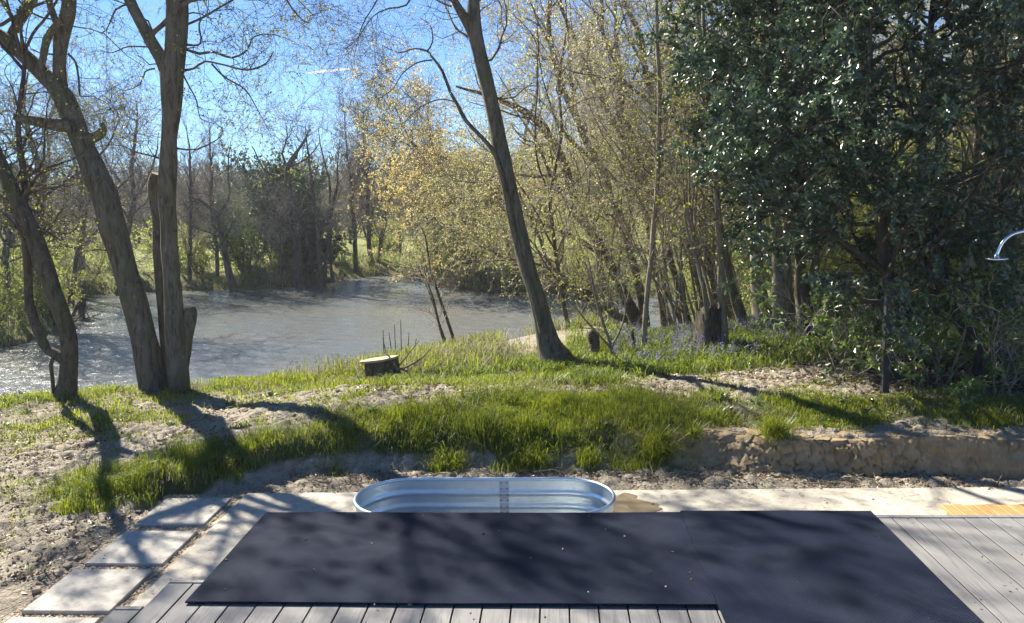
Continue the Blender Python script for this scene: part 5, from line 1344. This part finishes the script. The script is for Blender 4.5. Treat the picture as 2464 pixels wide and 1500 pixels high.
P = scatter(9000, -2.8, 8.5, 6.86, 7.7, lambda x, y: (y < bank_y(x) + .1) * sstep(.40, .6, tuft(x, y, 1.8, 211)) * (.25 + .75 * sstep(7.0, 7.3, y)), rng); P[:, 2] += .03
leaf_quads(L_, P, rng.normal(0, 1, P.shape) * [1, 1, .35], rng.uniform(.02, .05, len(P)), .022, rng, 0)
P = scatter(26000, -9.5, -2.0, 5.0, 11, lambda x, y: (.25 + .75 * sstep(.45, .65, tuft(x, y, 1.1, 221))) * sstep(-3.65, -3.8, x + 1.4 * sstep(6.83, 7.0, y)), rng); P[:, 2] += .03
leaf_quads(L_, P, rng.normal(0, 1, P.shape) * [1, 1, .3], rng.uniform(.02, .055, len(P)), .025, rng, 0)
P = scatter(16000, -4.5, 4.8, 7.9, 10.9, lambda x, y: (.2 + .8 * sstep(.45, .6, tuft(x, y, 1.4, 321))) * (1 - grass_amount(x, y)), rng); P[:, 2] += .03
leaf_quads(L_, P, rng.normal(0, 1, P.shape) * [1, 1, .3], rng.uniform(.02, .06, len(P)), .024, rng, 0)
n = 70; P = np.stack([rng.uniform(-2.2, 3.2, n), rng.uniform(3.0, 4.85, n), np.full(n, .024)], -1)
leaf_quads(L_, P, rng.normal(0, 1, P.shape) * [1, 1, .05], rng.uniform(.012, .035, n), .014, rng, 0)
n = 260; P = np.stack([rng.uniform(-3.6, 6, n), rng.uniform(4.9, 6.8, n), np.full(n, -.585)], -1)
P = P[(np.abs(P[:, 0] + .516) > 1.0) & ((P[:, 0] > -2.85) | (P[:, 1] < 6.7))]
leaf_quads(L_, P, rng.normal(0, 1, P.shape) * [1, 1, .1], rng.uniform(.012, .04, len(P)), .016, rng, 0)
tag(L_.build("fallen_leaves", leaf_mat("fallen_leaf", (.07, .045, .025), (.30, .22, .13), .2, .05, .4)), kind="stuff")
OCT = np.array([(1, 0, 0), (-1, 0, 0), (0, 1, 0), (0, -1, 0), (0, 0, 1), (0, 0, -1)], float)
OF = np.array([(0, 2, 4), (2, 1, 4), (1, 3, 4), (3, 0, 4), (2, 0, 5), (1, 2, 5), (3, 1, 5), (0, 3, 5)])
def cube_pebbles(A, P, s, rng, flat=.6, jag=.25, smooth=False):
    """rounded 14-vertex stones"""
    cb = np.array([(x, y, z) for x in (-1, 1) for y in (-1, 1) for z in (-1, 1)], float) * .62
    base = np.concatenate([OCT, cb]); 
    fc = []
    for ax in range(3):
        for sg in (0, 1):
            o = ax * 2 + (0 if sg else 1); v = [6 + k for k in range(8) if (base[6 + k][ax] > 0) == bool(sg)]
            oth = [a for a in range(3) if a != ax]; v.sort(key=lambda q: math.atan2(base[q][oth[1]], base[q][oth[0]]))
            for i in range(4):
                t = (o, v[i], v[(i + 1) % 4])
                nrm = np.cross(base[t[1]] - base[t[0]], base[t[2]] - base[t[0]])
                fc.append(t if nrm @ base[o] > 0 else (t[0], t[2], t[1]))
    fc = np.array(fc); n = len(P)
    V = base[None] * (1 + rng.uniform(-jag, jag, (n, 14, 1))) * s[:, None, None] * (rng.uniform(.7, 1.3, (n, 1, 3)) * [1, 1, flat])
    az = rng.uniform(0, 6.28, n); c, sn = np.cos(az), np.sin(az)
    x = V[..., 0] * c[:, None] - V[..., 1] * sn[:, None]; y = V[..., 0] * sn[:, None] + V[..., 1] * c[:, None]
    V = np.stack([x, y, V[..., 2]], -1) + P[:, None]
    A.add(V.reshape(-1, 3), (fc[None] + (np.arange(n) * 14)[:, None, None]).reshape(-1, 3), 0, np.repeat(rng.random(n), 14), smooth)
def stone_mat(name, stops):
    m, nt, out = newmat(name); N = NT(nt); N.bsdf(out, N.ramp(N.attr("tint"), stops), .85, 0, .25); return m
Gv = Acc(); P = scatter(30000, -2.84, 8.5, 6.8, 7.65, lambda x, y: (y > 6.85 + .017 * (x + 2.85)) * (y < bank_y(x) + .06) * 1.0, rng); P[:, 2] = -.632 + np.clip(P[:, 2] + .62, -.02, .2)
cube_pebbles(Gv, P, rng.uniform(.006, .016, len(P)), rng)
P = scatter(60000, -3.64, -2.89, 3.9, 6.88, lambda x, y: .55 * np.ones_like(x), rng); P[:, 2] = -.642 + rng.uniform(-.008, .008, len(P))
keep_ = np.ones(len(P), bool)
for (y0, y1, x0) in [(6.15, 6.755, -3.575), (5.43, 6.025, -3.56), (4.745, 5.33, -3.575), (4.06, 4.655, -3.575)]: keep_ &= ~((P[:, 1] > y0) & (P[:, 1] < y1) & (P[:, 0] > x0) & (P[:, 0] < x0 + .6))
P = P[keep_]; P = P[rng.random(len(P)) < np.where(P[:, 0] > -2.94, .6, 1)]
cube_pebbles(Gv, P, rng.uniform(.006, .013, len(P)), rng)
tag(Gv.build("gravel", stone_mat("gravel_stones", [(0, (.22, .16, .10)), (.4, (.40, .31, .20)), (.8, (.50, .42, .31)), (1, (.30, .28, .26))])), kind="stuff")
Cl = Acc(); P = scatter(60000, -9.5, -2.0, 5.0, 11, lambda x, y: .55 * sstep(.35, .6, tuft(x, y, 1.2, 231)) * (1 - grass_amount(x, y)) * sstep(-3.62, -3.75, x + 1.2 * sstep(6.83, 7.0, y)), rng)
cube_pebbles(Cl, P, rng.uniform(.008, .042, len(P)) * (.35 + .65 * rng.random(len(P)) ** 2), rng, .55, .45)
P = scatter(34000, -1.5, 6, 7.6, 10.4, lambda x, y: .8 * (1 - grass_amount(x, y)) * (1 - .7 * litter_amount(x, y)), rng)
cube_pebbles(Cl, P, rng.uniform(.008, .042, len(P)) * (.35 + .65 * rng.random(len(P)) ** 2), rng, .55, .45)
x = rng.uniform(1, 8.5, 1100); P = np.stack([x, bank_y(x) - .02 - np.abs(rng.normal(0, .07, 1100)), np.full(1100, -.625)], -1)
cube_pebbles(Cl, P, rng.uniform(.008, .04, len(P)) * rng.uniform(.4, 1, len(P)), rng, .7, .4)
tag(Cl.build("clay_crumbs", stone_mat("clay_crumb", [(0, (.28, .22, .14)), (.5, (.38, .31, .215)), (1, (.47, .40, .29))])), kind="stuff")
# loose twigs
Tw = Acc(); n = 260
x = rng.uniform(-2.6, 8, n); y = bank_y(x) - rng.uniform(.0, .4, n); P0 = np.stack([x, y, np.full(n, -.60)], -1)
Pq, Rq = grow(P0, rng.normal(0, 1, (n, 3)) * [1, .6, .08], rng.uniform(.08, .42, n), rng.uniform(.002, .007, n), 6, rng, .15); Pq[..., 2] = np.clip(Pq[..., 2], -.615, -.55); tubes(Tw, Pq, Rq, 4, 0)
n = 420; x = rng.uniform(2.8, 8, n); y = rng.uniform(8.3, 11, n); P0 = np.stack([x, y, ground_z(x, y) + .02], -1)
Pq, Rq = grow(P0, rng.normal(0, 1, (n, 3)) * [1, 1, .12], rng.uniform(.15, .7, n), rng.uniform(.003, .008, n), 6, rng, .15); tubes(Tw, Pq, Rq, 4, 0)
n = 240; x = rng.uniform(.8, 8, n); y = bank_y(x) + rng.uniform(.12, .34, n); P0 = np.stack([x, y, ground_z(x, y) + .01], -1)
Pq, Rq = grow(P0, np.stack([rng.normal(0, .5, n), np.full(n, -1.0), np.full(n, .1)], -1), rng.uniform(.06, .26, n), rng.uniform(.0012, .003, n), 7, rng, .2, -.35); tubes(Tw, Pq, Rq, 3, 0)
tag(Tw.build("twig_litter", bark_pale), kind="stuff")

# ------------------------------------------------------------------ black post, shower, duckboard
h = hit(2128, 952); w = .5 * 15 / FPX * dep(h); o = empty("garden_post", h, "slim square black post set in the dark leaf litter under the holly", "post")
bm_, nt_, o_ = newmat("black_stain"); N_ = NT(nt_); N_.bsdf(o_, N_.mix(N_.noise(N_.coord((8, 8, .8)), 6, 5), (.012, .013, .016), (.035, .035, .04)), .55, 0, .4, N_.bump(N_.noise(N_.coord((20, 20, 1)), 6, 4), .3, .004))
A = Acc(); A.box(h[0] - w, h[0] + w, h[1] - w, h[1] + w, h[2] - .3, h[2] + 1.25, bev=.006); A.build("shaft", bm_, o, h)
A = Acc(); A.box(h[0] - w * 1.12, h[0] + w * 1.12, h[1] - w * 1.12, h[1] + w * 1.12, h[2] + 1.25, h[2] + 1.268, bev=.006); A.build("cap", bm_, o, h)
chrome, nt_, o_ = newmat("chrome"); NT(nt_).bsdf(o_, (.80, .82, .84), .10, 1.0, .5)
YSH = 6.05; hd = at(2398, 622, YSH); base = np.array([hd[0] + .40, YSH + .02, -.60])
sh = empty("garden_shower", base, "chrome outdoor shower with a curved arm and flat round head at the right edge", "shower")
top_ = at(2475, 556, YSH)
P, R = catmull([base, base + [0, 0, .8], [base[0], YSH + .01, top_[2] - .16], [base[0] - .03, YSH, top_[2] - .05], [base[0] - .10, YSH, top_[2] - .008], [hd[0] + .20, YSH, top_[2]], [hd[0] + .10, YSH, top_[2] - .025], [hd[0] + .035, YSH, top_[2] - .085], [hd[0] + .008, YSH, top_[2] - .15], [hd[0], YSH, hd[2] + .02]], [.012] * 10, .02)
k = int(np.argmax(P[:, 2] > top_[2] - .17))
A = Acc(); tubes(A, P[:k + 1], np.full(k + 1, .016), 14, 0); A.build("pole", chrome, sh, base)
A = Acc(); tubes(A, P[k:], R[k:], 14, 0); A.build("arm", chrome, sh, base)
A = Acc(); a = np.linspace(0, 2 * np.pi, 33)[:-1]
def lathe(A, c, prof, n=32):
    V = [(c[0] + r * math.cos(t), c[1] + r * math.sin(t), c[2] + z) for r, z in prof for t in a]
    A.add(V, [(i * n + q, i * n + (q + 1) % n, (i + 1) * n + (q + 1) % n, (i + 1) * n + q) for i in range(len(prof) - 1) for q in range(n)])
lathe(A, hd, [(.001, -.008), (.070, -.008), (.075, -.005), (.075, .0), (.070, .003), (.020, .005), (.016, .012), (.014, .03), (.001, .032)]); A.build("shower_head", chrome, sh, base)
A = Acc(); lathe(A, base, [(.06, -.005), (.06, .008), (.02, .012), (.001, .012)]); A.build("base_plate", chrome, sh, base)
A = Acc(); lathe(A, base + [0, 0, 1.05], [(.001, -.03), (.026, -.03), (.028, 0), (.026, .03), (.001, .03)]); tubes(A, np.array([base + [0, -.02, 1.05], base + [0, -.07, 1.05]]), np.array([.008, .007]), 8); A.build("tap", chrome, sh, base)
pine = wood_material("fresh_pine", (.40, .245, .095), (.50, .335, .155), (.30, .155, .05), .6)
db = empty("duckboard", (4.2, 6.2, -.6), "new yellow pine slatted duckboard lying on the concrete under the shower", "duckboard")
x0 = at(2291, 1222, 6.2)[0]
for q in range(13):
    A = Acc(); xa = x0 + q * .088; A.box(xa, xa + .078, 5.62, 6.385 + .01 * math.sin(q * 2.1), -.562, -.540 + .001 * (q % 3), tint=(q * .37) % 1, bev=.004); A.build("slat", pine, db, (4.2, 6.2, -.6))
for yy in (5.72, 6.25):
    A = Acc(); A.box(x0 + .01, x0 + 13 * .088 - .02, yy, yy + .045, -.5995, -.5625, tint=.8); A.build("bearer", pine, db, (4.2, 6.2, -.6))

# ------------------------------------------------------------------ vapour trail, far up
ctm, nt_, o_ = newmat("ice_cloud"); N_ = NT(nt_)
N_.link(N_.n("MixShader", {0: .6, 1: N_.n("BsdfDiffuse", {"Color": (.95, .95, .97, 1)}).outputs[0], 2: N_.n("BsdfTranslucent", {"Color": (.95, .95, .97, 1)}).outputs[0]}).outputs[0], o_.inputs[0])
p0 = at(724, 178, 5200.); p1 = at(868, 163, 5600.)
A = Acc(); ts = np.linspace(0, 1, 30)[:, None]; P = p0 * (1 - ts) + p1 * ts
tubes(A, P, 7.0 * np.minimum(1, np.sin(np.pi * np.clip(ts[:, 0], .02, .98)) * 1.6) * (.7 + .5 * vnoise(ts[:, 0] * 9, ts[:, 0] * 0, 3)), 8)
ct = A.build("vapour_trail", ctm); tag(ct, "thin white vapour trail high in the blue sky", "vapour trail")

# ------------------------------------------------------------------ haze in the air
hm, nt_, o_ = newmat("air"); N_ = NT(nt_)
pv = N_.n("VolumePrincipled", {"Color": (.86, .92, 1.0, 1), "Density": 0.0006, "Anisotropy": 0.2})
N_.link(pv.outputs[0], o_.inputs["Volume"])
A = Acc().box(-260, 260, -62, 262, -4.0, 30.0); hz_ob = A.build("haze", hm)
tag(hz_ob, kind="stuff")
